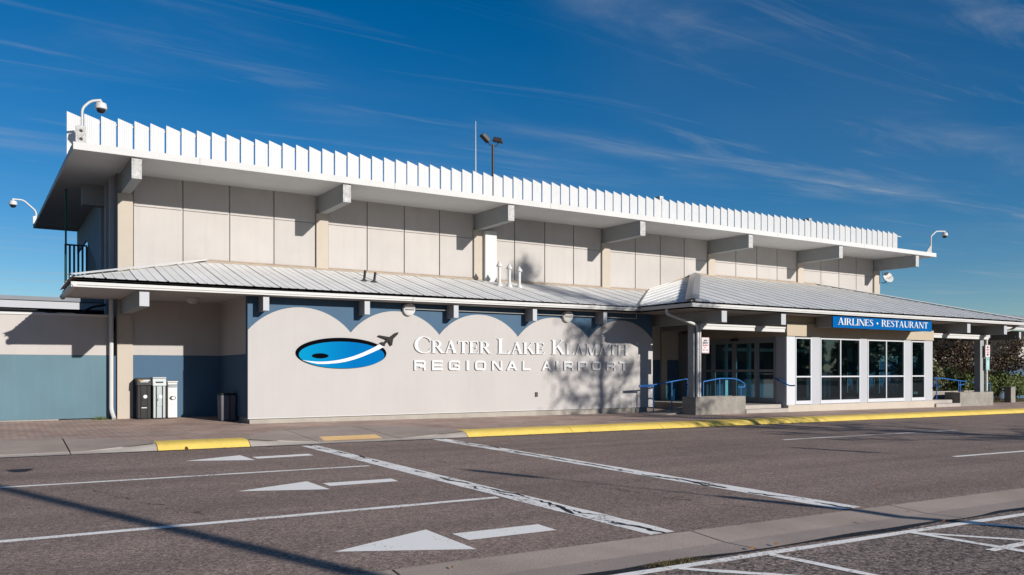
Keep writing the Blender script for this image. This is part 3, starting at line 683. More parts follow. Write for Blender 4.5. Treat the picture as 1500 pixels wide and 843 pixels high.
# wall behind the entrance ramp
part(MB().box(21.3, 26.4, YU - .03, YU + .06, 2.13, 3.80), 'porch_back_wall', stucco); part(MB().box(21.3, 26.4, YU - .04, YU + .06, 0.0, 2.126), 'wainscot', blue)
part(MB().box(24.86, 25.18, YU - .14, YU, 0.1, 3.8), 'column', pilast)
part(MB().box(25.95, 26.38, YU - .7, YU, 0.3, 3.3), 'column', doorfr)
part(MB().box(36.2, 56, YU - .03, YU + .06, 2.13, 3.80), 'porch_back_wall', stucco); part(MB().box(36.2, 56, YU - .04, YU + .06, -0.2, 2.126), 'wainscot', blue)
part(MB().box(42, 56, YU + .06, 40, -0.2, 3.8), 'wing_wall', stucco)

# entrance vestibule
VX0, VX1, VY = 26.34, 36.20, 21.90
base = part(MB().box(VX0 + .02, VX1 + .05, VY - .06, VY + .10, -0.2, 0.297), 'vestibule_base', M('base_tan', (0.55, 0.48, 0.40), 0.85, 0.05, 2, 0.15, 50, streak=0.1), bevel=.01)
part(MB().box(VX0, VX1, VY, YU - .05, -0.2, 0.29), 'vestibule_slab', conc)
part(MB().quad((VX0 + .1, VY + .1, .332), (VX1 - .1, VY + .1, .332), (VX1 - .1, YU - .06, .332), (VX0 + .1, YU - .06, .332)), 'vestibule_floor', intfloor)
part(MB().box(VX0 + .005, VX1 - .005, VY + .03, YU - .06, 3.0, 3.797), 'vestibule_header', tan)
# proud header boards with joints
hx = [VX0 - .03, 29.6, 32.7, VX1 + .03]
for a, b in zip(hx, hx[1:]): part(MB().box(a + .006, b - .006, VY - .04, VY + .025, 3.02, 3.52), 'header_board', tan)
part(MB().box(VX0 + .1, VX1 - .1, YU - .12, YU - .062, .33, 3.0), 'vestibule_back_wall', intdark)
WIN = [(26.842, 27.815), (28.358, 30.932), (31.445, 34.053), (34.571, 35.593)]
edges = [VX0] + [e for w in WIN for e in w] + [VX1]
for a, b in zip(edges[0::2], edges[1::2]): part(MB().box(a + (.004 if a != VX0 else 0), b - (.004 if b != VX1 else 0), VY, VY + .10, 0.299, 2.998), 'bay_panel', panelgrey if a != VX0 else winwhite, bevel=.004)
for wi, (a, b) in enumerate(WIN):
    f = MB(); t = .055
    f.box(a, a + t, VY - .012, VY + .06, .312, 2.975).box(b - t, b, VY - .012, VY + .06, .312, 2.975).box(a + t, b - t, VY - .011, VY + .059, .312, .455).box(a + t, b - t, VY - .011, VY + .059, 2.925, 2.975).box(a + t, b - t, VY - .010, VY + .058, 1.385, 1.44)
    mids = []
    if b - a > 2:
        c = (a + b) / 2; f.box(c - .027, c + .027, VY - .0105, VY + .0585, .456, 2.924); mids = [c]
    win = part(MB().box(a + .002, b - .002, VY + .075, VY + .085, .315, .45), 'window', winwhite)
    f.build('window_frame', winwhite, win)
    xs_ = [a + t] + mids + [b - t]
    for x0_, x1_ in zip(xs_, xs_[1:]):
        for z0, z1 in ((.455, 1.385), (1.44, 2.925)): MB().box(x0_ + (0 if x0_ != mids[0:1] else 0), x1_, VY + .028, VY + .034, z0, z1).build('pane', glass, win)
def side_doors(x, sgn):
    part(MB().box(x - .05, x + .05, VY + .102, 22.44, .30, 2.998), 'bay_panel', panelgrey)
    ys_ = [22.46, 23.44, 24.66, 25.86, 26.42]; fr = MB().box(x - .06, x + .06, 22.44, 26.5, 2.87, 2.999)
    for y in ys_: fr.box(x - .055, x + .055, y - .05, y + .05, .33, 2.869)
    frame = part(fr, 'door_frame', doorfr)
    for k, (y0, y1) in enumerate(zip(ys_, ys_[1:])):
        d = MB(); a, b = y0 + .055, y1 - .055; t = .06
        d.box(x - .03, x + .03, a, a + t, .34, 2.86).box(x - .03, x + .03, b - t, b, .34, 2.86).box(x - .029, x + .029, a + t, b - t, .34, .56).box(x - .029, x + .029, a + t, b - t, 2.78, 2.86).box(x - .028, x + .028, a + t, b - t, 1.60, 1.70)
        door = part(d, 'door', doorfr)
        MB().box(x - .004, x + .004, a + t, b - t, .56, 1.60).build('pane', glass, door); MB().box(x - .004, x + .004, a + t, b - t, 1.70, 2.78).build('pane', glass, door)
    part(MB().box(x - .05, x + .05, 26.5, YU - .13, .30, 2.998), 'bay_panel', doorfr)
    part(MB().box(x - .16 * sgn, x - .06 * sgn, 24.4, 24.75, 2.90, 2.98), 'door_sensor', black)
side_doors(VX0 + .05, 1); side_doors(VX1 - .05, -1)
# inner door posts seen through the glass
post_m = M('inner_post', (0.85, 0.86, 0.85), 0.5, 0.03, 2, keep=True)
for x, y in ((28.2, 26.9), (29.5, 26.7), (32.8, 26.9), (34.2, 26.2), (34.55, 26.2), (36.0, 26.6), (36.9 - 1, 25.4)): part(MB().box(x, x + .17, y, y + .13, .333, 2.99), 'inner_post', post_m)
part(MB().box(28.0, 35.0, 26.86, 26.90, 2.55, 2.70), 'inner_rail', post_m)
# porch floors, steps
part(MB().box(23.94, VX0 - .002, 22.12, YU - .05, -0.1, 0.33), 'porch_slab', conc, bevel=.012); part(MB().box(23.94, VX0 - .03, 21.78, 22.119, -0.1, 0.185), 'step', conc, bevel=.012)
part(MB().box(VX1 + .06, 38.24, 22.12, YU - .05, -0.2, 0.29), 'porch_slab', conc, bevel=.012); part(MB().box(VX1 + .06, 38.24, 21.76, 22.119, -0.2, 0.14), 'step', conc, bevel=.012)
# ramp beside the sign wall
part(MB().hexa([(20.6, 22.55, -.1), (23.93, 22.55, -.1), (23.93, 23.98, -.1), (20.6, 23.98, -.1)], [(20.6, 22.55, g(20.6) + WALK + .004), (23.93, 22.55, .328), (23.93, 23.98, .328), (20.6, 23.98, g(20.6) + WALK + .004)]), 'entrance_ramp', conc)
# columns, lintels, downspouts
for xc, x0_, x1_ in ((21.50, 21.70, 26.28), (40.42, VX1 + .06, 40.95)):
    part(MB().box(xc, xc + .32, 22.05, 22.35, .55, 3.369), 'porch_column', beamgrey, bevel=.01)
    lt = part(MB().box(x0_, x1_, 21.93, 22.05, 3.16, 3.366), 'porch_lintel', white, bevel=.01); MB().box(x0_, x1_, 21.90, 21.929, 3.30, 3.365).build('lintel_lip', white, lt)
part(MB().tube(bend([(20.30, 22.15, 3.87), (20.30, 22.15, 3.68), (21.58, 21.95, 3.30), (21.62, 21.97, 3.1), (21.62, 21.97, .70)], .14, 5), .055, 10), 'downspout', white, smooth=True)
part(MB().tube(bend([(21.76, 21.95, 3.28), (21.72, 21.95, 3.20), (21.72, 21.95, .70)], .06, 3), .04, 10), 'downspout', white, smooth=True)
part(MB().tube(bend([(42.1, 21.2, 3.84), (41.9, 21.4, 3.62), (41.0, 21.97, 3.42), (40.86, 21.99, 3.2), (40.86, 21.99, .66)], .18, 5), .055, 10), 'downspout', white, smooth=True)
part(MB().tube(bend([(2.93, 27.42, 3.79), (2.93, 27.42, .45), (2.99, 27.25, .22)], .14, 4), .062, 8), 'downspout', white, smooth=True)
# vents on the lower roof
for x, y, zt in ((15.887, 26.4, 5.72), (16.29, 26.35, 5.65), (16.70, 26.3, 5.575)):
    zb_ = zm(y); o = part(MB().tube([(x, y, zb_ - .05), (x, y, zt - .18)], .058, 12), 'vent_pipe', white, smooth=True)
    MB().lathe([(.11, zt - .20), (.115, zt - .16), (.03, zt - .03), (.03, zt), (.0, zt)], (x, y, 0), 14).build('vent_cap', white, o, smooth=True); MB().lathe([(.13, zb_ - .03), (.12, zb_ + .03), (.065, zb_ + .12)], (x, y, 0), 14).build('vent_boot', white, o, smooth=True)
for x, y, h in ((10.226, 25.6, .36), (10.536, 25.5, .33)):
    o = part(MB().tube([(x, y, zm(y) - .02), (x + .05, y, zm(y) + h)], .04, 10), 'flue_pipe', black, smooth=True); MB().lathe([(.11, 0), (.10, .03), (.05, .06)], (x, y, zm(y)), 12).build('flue_boot', bindark, o)
part(MB().box(15.84, 16.35, 27.36, 27.598, 4.9, 7.0), 'duct', white, bevel=.01)
# conduit under the eave of the sign wall
part(MB().tube(bend([(11.3, 24.10, 3.62), (20.55, 24.10, 3.62), (20.55, 24.10, 3.79)], .03, 3), .018, 6), 'conduit', alum)
# roof-top stacks behind the parapet
for x in (28.75, 42.6 - 2.3): part(MB().box(x, x + .24, 31.9, 32.3, 7.9, 10.57), 'chimney', hvac)

# ------------------------------------------------------------------ annex on the left
A_ = thing('annex', 'low annex wall, cream above and teal below, at the left edge of the terminal', 'building')
MB().box(-40, 2.90, YU, YU + .25, 2.112, 3.26).build('upper_wall', stucco, A_)
MB().box(-40, 2.90, YU - .006, YU + .25, 0.235, 2.108).build('lower_wall', teal, A_)
MB().box(-40, 2.90, YU - .035, YU + .29, 3.262, 3.33).build('coping', slabwhite, A_, bevel=.008)
for a, b in ((-40, -9), (-8.99, -3.2), (-3.19, 1.55), (1.56, 2.9)): MB().box(a, b, YU - .05 - (.06 if a < 1 else .0), YU + .2, 0.0, 0.232 if a < 1 else .205).build('footing', footing, A_)
MB().box(3.02, 3.10, YU - .008, YU + .06, 0.2, 2.1).build('corner_strip', blue, A_)
o = MB().box(-40, 3.05, 30.0, 30.3, 3.62, 3.84).build('roof_fascia', panelgrey, A_); MB().box(-40, 3.05, 29.94, 30.4, 3.86, 3.985).build('roof_edge', M('roof_edge_dark', (0.22, 0.24, 0.27), 0.6, 0.05, 2), o)
MB().box(-40, 3.05, 30.3, 40, 3.3, 3.85).build('roof', dark, A_); MB().box(-40, 3.05, YU + .25, 30.0, 2.9, 3.28).build('roof_deck', dark, A_)
MB().tube(bend([(-20, 28.6, 3.50), (1.2, 28.6, 3.46), (1.75, 28.6, 3.32), (2.1, 28.6, 3.32), (2.5, 28.6, 3.62), (2.9, 28.6, 3.70)], .15, 3), .035, 8).build('conduit', black, A_)

# ------------------------------------------------------------------ lettering
def strip_mb(m, pairs, y0, y1):
    n = len(pairs); k = len(m.v)
    for (a, b) in pairs: m.v += [(a[0], y0, a[1]), (b[0], y0, b[1]), (a[0], y1, a[1]), (b[0], y1, b[1])]
    for i in range(n - 1):
        p = k + 4 * i; q = p + 4; m.f += [(p, q, q + 1, p + 1), (p, p + 2, q + 2, q), (p + 1, q + 1, q + 3, p + 3)]
    m.f += [(k, k + 1, k + 3, k + 2)]; e = k + 4 * (n - 1); m.f += [(e, e + 2, e + 3, e + 1)]
T, t_, S_, e_ = .15, .05, .035, .065
def rc(x0, x1, z0, z1): return [((x0, z0), (x0, z1)), ((x1, z0), (x1, z1))]
def dg(x0, z0, x1, z1, w): return [((x0 - w / 2, z0), (x0 + w / 2, z0)), ((x1 - w / 2, z1), (x1 + w / 2, z1))]
def ser(x0, x1, z): return rc(x0 - e_, x1 + e_, z, z + S_) if z < .5 else rc(x0 - e_, x1 + e_, z - S_, z)
def stem(x, w=T): return [rc(x, x + w, 0, 1), ser(x, x + w, 0), ser(x, x + w, 1)]
def ring(cx, cz, ro, ri, a0, a1, dx=0, n=18): return [((cx + ro[0] * math.cos(R(a)), cz + ro[1] * math.sin(R(a))), (cx + dx + ri[0] * math.cos(R(a)), cz + ri[1] * math.sin(R(a)))) for a in [a0 + (a1 - a0) * i / n for i in range(n + 1)]]
def spine(pts, ws, n=6):
    o = []; P = [Vector((a, b)) for a, b in pts]
    def cr(p0, p1, p2, p3, t): return .5 * ((2 * p1) + (p2 - p0) * t + (2 * p0 - 5 * p1 + 4 * p2 - p3) * t * t + (3 * p1 - p0 - 3 * p2 + p3) * t ** 3)
    Q = []; W = []
    for i in range(len(P) - 1):
        for k in range(n):
            t = k / n; Q.append(cr(P[max(i - 1, 0)], P[i], P[i + 1], P[min(i + 2, len(P) - 1)], t)); W.append(ws[i] * (1 - t) + ws[i + 1] * t)
    Q.append(P[-1]); W.append(ws[-1])
    for i, q in enumerate(Q):
        d = (Q[min(i + 1, len(Q) - 1)] - Q[max(i - 1, 0)]).normalized(); nn = Vector((-d.y, d.x)) * W[i] / 2; o.append(((q.x + nn.x, q.y + nn.y), (q.x - nn.x, q.y - nn.y)))
    return o
SER = {
 'I': (.30, lambda: stem(.075)),
 'L': (.66, lambda: stem(.07) + [rc(.22, .58, 0, t_), [((.50, t_), (.62, 0)), ((.60, .24), (.63, .24))]]),
 'E': (.66, lambda: stem(.07) + [rc(.22, .57, 0, t_), rc(.22, .55, 1 - t_, 1), rc(.22, .45, .50, .50 + t_), rc(.43, .47, .40, .65), [((.52, t_), (.60, 0)), ((.60, .22), (.63, .22))], [((.49, 1 - t_), (.57, 1)), ((.56, .79), (.59, .79))]]),
 'T': (.72, lambda: [rc(.285, .285 + T, 0, 1), ser(.285, .285 + T, 0), rc(.05, .67, 1 - t_, 1), [((.03, .78), (.06, .78)), ((.05, 1), (.14, 1 - t_))], [((.66, .78), (.69, .78)), ((.58, 1 - t_), (.67, 1))]]),
 'H': (.86, lambda: stem(.07) + stem(.64) + [rc(.22, .64, .49, .49 + t_)]),
 'N': (.86, lambda: [rc(.10, .10 + t_, 0, 1), ser(.10, .15, 0), rc(.72, .72 + t_, 0, 1), ser(.72, .77, 1), dg(.15, 1, .70, 0, T * 1.15), rc(.0, .15, 1 - S_, 1)]),
 'M': (1.04, lambda: [dg(.13, 0, .17, 1, t_), ser(.11, .16, 0), dg(.20, 1, .50, 0, T), dg(.52, 0, .82, 1, t_ * 1.1), rc(.80, .80 + T, 0, 1), ser(.80, .95, 0), rc(.05, .2, 1 - S_, 1), rc(.85, 1.0, 1 - S_, 1)]),
 'A': (.82, lambda: [dg(.12, 0, .39, 1, t_ * 1.2), dg(.66, 0, .40, 1, T * 1.05), rc(.22, .55, .33, .33 + t_), ser(.09, .15, 0), ser(.58, .74, 0)]),
 'K': (.82, lambda: stem(.07) + [dg(.20, .42, .62, 1, t_ * 1.4), dg(.36, .58, .68, 0, T * 1.05), ser(.60, .64, 1), ser(.62, .74, 0)]),
 'R': (.78, lambda: stem(.07) + [ring(.32, .745, (.29, .255), (.13, .205), -90, 90), rc(.2, .34, 1 - t_, 1), rc(.2, .34, .49, .49 + t_), dg(.37, .50, .66, 0, T), rc(.58, .80, 0, S_)]),
 'C': (.82, lambda: [ring(.46, .5, (.42, .52), (.30, .475), 48, 312, .03, 28), [((.71, .90), (.76, .93)), ((.755, .68), (.78, .68))], [((.70, .10), (.76, .14)), ((.77, .30), (.79, .28))]]),
 'S': (.58, lambda: [spine([(.48, .80), (.42, .93), (.28, .97), (.13, .86), (.15, .68), (.29, .54), (.44, .40), (.47, .18), (.31, .03), (.14, .07), (.07, .22)], [.04, .05, .05, .10, .13, .15, .13, .10, .05, .05, .04], 4)]),
 'U': (.86, lambda: [rc(.09, .09 + T, .3, 1), ser(.09, .24, 1), rc(.70, .70 + t_, .3, 1), ser(.70, .75, 1), ring(.42, .31, (.33, .33), (.18, .265), 180, 360, .08, 16)]),
}
EW, EH = 1.25, .20          # extended sans: width, stroke
def rr(x0, x1, z0, z1, r, a0, a1, w):   # rounded-rectangle path
    return None
def path(pts, w): return spine(pts, [w] * len(pts), 1)
def rpath(pts, w, r=.2):
    P = bend([(a, b, 0) for a, b in pts], r, 5); return spine([(p.x, p.y) for p in P], [w] * len(P), 1)
q_ = EH / 2
SAN = {
 'R': lambda: [rc(0, EH, 0, 1), rpath([(EH, 1 - q_), (EW - q_, 1 - q_), (EW - q_, .38 + q_), (EH, .38 + q_)], EH), rpath([(.6, .37), (EW - q_, .37), (EW - q_, 0)], EH, .12)],
 'E': lambda: [rc(0, EH, 0, 1), rc(EH, EW, 1 - EH, 1), rc(EH, EW * .97, .40, .58), rc(EH, EW, 0, EH)],
 'G': lambda: [rpath([(EW - q_, .70), (EW - q_, 1 - q_), (q_, 1 - q_), (q_, q_), (EW - q_, q_), (EW - q_, .48), (.62, .48)], EH, .22)],
 'I': lambda: [rc(0, EH * 1.2, 0, 1)],
 'O': lambda: [rpath([(EW / 2, 1 - q_), (q_, 1 - q_), (q_, q_), (EW - q_, q_), (EW - q_, 1 - q_), (EW / 2, 1 - q_)], EH, .25)],
 'N': lambda: [rc(0, EH, 0, 1), rc(EW - EH, EW, 0, 1), dg(.16, 1, EW - .16, 0, .27)],
 'A': lambda: [dg(.12, 0, EW / 2, 1, .25), dg(EW - .12, 0, EW / 2, 1, .25), rc(.3, EW - .3, .22, .38)],
 'L': lambda: [rc(0, EH, 0, 1), rc(EH, EW * .93, 0, EH)],
 'P': lambda: [rc(0, EH, 0, 1), rpath([(EH, 1 - q_), (EW - q_, 1 - q_), (EW - q_, .34 + q_), (EH, .34 + q_)], EH)],
 'T': lambda: [rc(EW / 2 - q_, EW / 2 + q_, 0, 1 - EH), rc(0, EW, 1 - EH, 1)],
}
def glyph(strips, x, z, sx, sz, y0, y1, mat, parent):
    m = MB()
    for i, st in enumerate(strips): strip_mb(m, [((x + a[0] * sx, z + a[1] * sz), (x + b[0] * sx, z + b[1] * sz)) for a, b in st], y0 - i * .0005, y1)
    return m.build('letter', mat, parent)
def serif_word(word, xa, xb, z, big, small, y0, y1, mat, parent):
    h = [big] + [small] * (len(word) - 1); adv = [SER[c][0] * hh for c, hh in zip(word, h)]; k = (xb - xa) / (sum(adv)); x = xa
    for c, hh, a in zip(word, h, adv): glyph(SER[c][1](), x, z, hh * k, hh, y0, y1, mat, parent); x += a * k
name = thing('name_lettering', 'raised white serif letters reading Crater Lake Klamath on the sign wall', 'lettering', loc=(0, 0, 0))
for w, xa, xb in (('CRATER', 11.318, 14.20), ('LAKE', 14.44, 16.39), ('KLAMATH', 16.67, 20.16)): serif_word(w, xa, xb, 2.225, .515, .40, 24.118, 24.169, letterw, name)
m = MB()
sub = thing('subtitle_lettering', 'raised white wide sans letters reading Regional Airport on the sign wall', 'lettering')
for c, xa, xb in zip('REGIONALAIRPORT', (11.346, 11.978, 12.583, 13.247, 13.571, 14.23, 14.81, 15.459, 16.263, 16.876, 17.215, 17.831, 18.48, 19.144, 19.745), (11.742, 12.356, 13.0, 13.344, 13.988, 14.628, 15.235, 15.816, 16.664, 16.965, 17.612, 18.256, 18.877, 19.55, 20.179)):
    wv = EH * 1.2 if c == 'I' else EW; glyph(SAN[c](), xa, 1.663, (xb - xa) / wv, .322, 24.118, 24.169, letterw, sub)
# logo
lg = thing('logo_sign', 'oval blue lake emblem with white swoosh and dark airplane on the sign wall', 'sign')
def ell(cx, cz, rx, rz, n=64): return arc(cx, cz, rx, rz, 0, 360 * (n - 1) / n, n - 1)
MB().poly(ell(8.953, 2.187, 1.435, .467, 72), 24.128, 24.165).build('rim', logoblack, lg)
MB().poly(ell(8.957, 2.129, 1.36, .406, 72), 24.120, 24.127).build('lake', lake_m, lg)
MB().poly(ell(8.249, 2.096, .257, .077, 40), 24.112, 24.119).build('island', logoblack, lg)
up = [(7.715, 1.961), (8.131, 1.923), (8.554, 1.94), (8.985, 2.012), (9.424, 2.141), (9.871, 2.329), (10.143, 2.475)]; lo = [(7.715, 1.955), (8.131, 1.861), (8.554, 1.863), (8.985, 1.915), (9.424, 2.029), (9.871, 2.202), (10.296, 2.392)]
m = MB()
def smooth_pts(P, n=6):
    s_ = spine(P, [0.0] * len(P), n); return [a for a, b in s_]
strip_mb(m, list(zip(smooth_pts(up), smooth_pts(lo))), 24.104, 24.111); m.build('swoosh', letterw, lg)
MB().poly([(10.784, 2.868), (10.762, 2.80), (10.604, 2.649), (10.566, 2.439), (10.526, 2.447), (10.449, 2.58), (10.332, 2.486), (10.317, 2.418), (10.259, 2.442), (10.137, 2.483), (10.21, 2.547), (10.29, 2.534), (10.394, 2.63), (10.101, 2.729), (10.125, 2.758), (10.468, 2.709), (10.517, 2.724), (10.672, 2.837)], 24.09, 24.13).build('airplane', planegrey, lg)
# entrance sign
es = thing('entrance_sign', 'blue board with white lettering Airlines Restaurant hung under the canopy eave', 'sign')
MB().box(27.80, 34.45, 20.885, 20.935, 3.345, 3.785).build('board', signblue, es, bevel=.006)
serif_word('AIRLINES', 28.09, 30.36, 3.465, .275, .262, 20.876, 20.884, letterw, es); serif_word('RESTAURANT', 30.89, 34.17, 3.468, .275, .262, 20.876, 20.884, letterw, es)
MB().poly(ell(30.62, 3.585, .05, .045, 20), 20.876, 20.884).build('dot', letterw, es)
o = MB().box(27.80, 34.45, 20.936, 20.96, 3.40, 3.46).build('bracket', beamgrey, es)

# ------------------------------------------------------------------ lights, cameras, dish and roof gear
def wall_light(x, z, lab):
    t = thing('wall_light', lab, 'light', 'round wall lights on the sign wall', (x, YW_ + .03, z))
    Mx = Matrix.Rotation(R(90), 4, 'X')
    MB().lathe([(.20, 0.0), (.215, .05), (.20, .13), (.16, .15), (0.0, .155)], (0, 0, 0), 24, Mx).build('housing', white, t, smooth=True)
    MB().box(-.15, .15, -.172, -.15, -.025, .005).build('slot', bronze, t)
    m = MB(); pr = arc(0, 0, .20, .20, 12, 168, 14); m.hexa([(a, -.15, b) for a, b in pr], [(a * .9, -.20, b * .85 + .015) for a, b in pr]); m.build('hood', white, t)
wall_light(11.15, 3.60, 'round white wall light between the second and third eave beams'); wall_light(17.35, 3.585, 'round white wall light above the lettering nearer the entrance')
t = thing('ceiling_light', 'round glass ceiling light under the eave of the recess', 'light', None, (4.95, 25.9, 3.795))
MB().lathe([(.20, 0), (.20, -.04), (.19, -.06)], (0, 0, 0), 20).build('base', white, t, smooth=True); MB().lathe([(.18, -.06), (.15, -.12), (.08, -.15), (0, -.155)], (0, 0, 0), 20).build('globe', M('frosted_glass', (.55, .53, .5), .3, .02, 3), t, smooth=True)
t = thing('ceiling_light', 'small dark light fixture on the wing soffit right of the entrance', 'light', None, (45, 25.5, 3.795)); MB().lathe([(.15, 0), (.14, -.08), (0, -.1)], (0, 0, 0), 16).build('globe', white, t)

def dome_camera(lab, base, path_pts, dome, mount):
    t = thing('security_camera', lab, 'camera', 'white dome security cameras on the roof edge')
    MB().tube(bend(path_pts, .12, 5), .035, 10).build('arm', white, t, smooth=True)
    x, y, z = dome
    MB().lathe([(.03, .12), (.05, .08), (.135, .05), (.15, -.02), (.155, -.10), (.135, -.115)], (x, y, z), 18).build('housing', white, t, smooth=True)
    MB().lathe([(.115, -.116), (.105, -.17), (.06, -.21), (0, -.22)], (x, y, z), 18).build('lens_dome', black, t, smooth=True)
    mount(t); return t
def m1(t):
    MB().box(1.83, 2.085, 25.30, 25.40, 7.813, 8.31).build('mount_plate', beamend, t)
    for z in (7.95, 8.17): MB().tube([(1.96, 25.295, z), (1.96, 25.302, z)], .045, 12).build('bolt_hole', black, t)
    MB().hexa([(2.09, 25.34, 7.813), (2.25, 25.34, 7.813), (2.09, 25.34, 8.22)], [(2.09, 25.36, 7.813), (2.25, 25.36, 7.813), (2.09, 25.36, 8.22)]).build('gusset', slabwhite, t)
dome_camera('dome camera on the near left corner of the roof in front of the parapet', None, [(1.99, 25.36, 8.2), (1.99, 25.36, 8.80), (2.2, 25.36, 9.04), (2.46, 25.36, 9.10)], (2.455, 25.36, 8.96), m1)
def m3(t): MB().hexa([(41.28, 25.34, 7.815), (41.80, 25.34, 7.815), (41.80, 25.34, 8.33)], [(41.28, 25.38, 7.815), (41.80, 25.38, 7.815), (41.80, 25.38, 8.33)]).build('gusset', beamend, t)
dome_camera('dome camera on the far right corner of the roof', None, [(41.76, 25.36, 7.82), (41.76, 25.36, 8.72), (42.25, 25.36, 9.03), (43.08, 25.36, 9.10)], (43.03, 25.36, 8.96), m3)
def m2(t): MB().hexa([(1.33, 40.48, 7.80), (1.40, 40.48, 7.80), (1.45, 40.48, 8.2), (1.33, 40.48, 8.2)], [(1.33, 40.56, 7.80), (1.40, 40.56, 7.80), (1.45, 40.56, 8.2), (1.33, 40.56, 8.2)]).build('mount_plate', white, t)
dome_camera('dome camera reaching out from the far left corner of the roof', None, [(1.44, 40.52, 7.95), (1.44, 40.52, 8.42), (0.975, 40.52, 8.84), (0.58, 40.52, 8.84)], (0.607, 40.52, 8.70), m2)
t = thing('satellite_dish', 'small white round satellite dish at the right end of the upper wall', 'satellite dish', None, (41.05, 27.35, 6.72))
Mx = Vector((-0.25, -0.88, 0.40)).to_track_quat('Z', 'Y').to_matrix().to_4x4()
MB().lathe([(.0, -.07), (.18, -.045), (.30, .0), (.31, .02), (.29, .02), (.17, -.025), (.0, -.05)], (0, 0, 0), 24, Mx).build('dish', white, t, smooth=True)
MB().tube([(-.12, -.06, -.10), (.02, -.30, .06)], .012, 8).build('feed_arm', bronze, t); MB().tube(bend([(0, .04, 0), (0, .16, -.3), (-.25, .22, -.3)], .08), .02, 8).build('bracket', bronze, t)
MB().tube(bend([(-.2, .2, .35), (-.3, .1, -.1), (-.05, .0, -.42), (.1, .05, -.3)], .15), .009, 6).build('cable', railblue, t)
t = thing('floodlight_mast', 'dark floodlight mast with two lamp heads rising behind the parapet', 'floodlight', None, (18.92, 32, 7.9))
MB().tube([(0, 0, 0), (0, 0, 3.88)], .055, 10).build('pole', bronze, t, smooth=True); MB().tube(bend([(-.27, 0, 4.02), (-.2, 0, 3.88), (0, 0, 3.84), (.2, 0, 3.86), (.27, 0, 4.0)], .08), .025, 8).build('yoke', bronze, t, smooth=True)
def lamp(name_, c, tilt, yaw):
    m = MB(); m.hexa([(-.24, -.14, -.09), (.24, -.14, -.09), (.24, .14, -.09), (-.24, .14, -.09)], [(-.19, -.12, .10), (.19, -.12, .10), (.19, .12, .10), (-.19, .12, .10)]); o = m.build('lamp_head', bronze, t, bevel=.02); o.location = c; o.rotation_euler = (0, R(tilt), R(yaw)); return o
lamp('a', (-.40, 0, 4.14), 38, 0); lamp('b', (.26, 0, 4.13), 12, -35)
t = thing('radio_mast', 'thin pale antenna rod standing behind the parapet', 'antenna', None, (18.03, 32, 7.9)); MB().tube([(0, 0, 0), (0, 0, 2.6), (0, 0, 4.8)], [.03, .028, .014], 8).build('rod', white, t); MB().box(-.1, .1, -.1, .1, -.03, .05).build('foot', hvac, t)
t = thing('green_pole', 'slim green pole rising past the left eave beside the balcony', 'pole', None, (1.955, 31, 3.99)); MB().tube([(0, 0, 0), (0, 0, 3.6)], .03, 8).build('rod', greenp, t); MB().lathe([(.045, 0), (.03, .05), (0, .06)], (0, 0, 3.6), 8).build('tip', greenp, t)

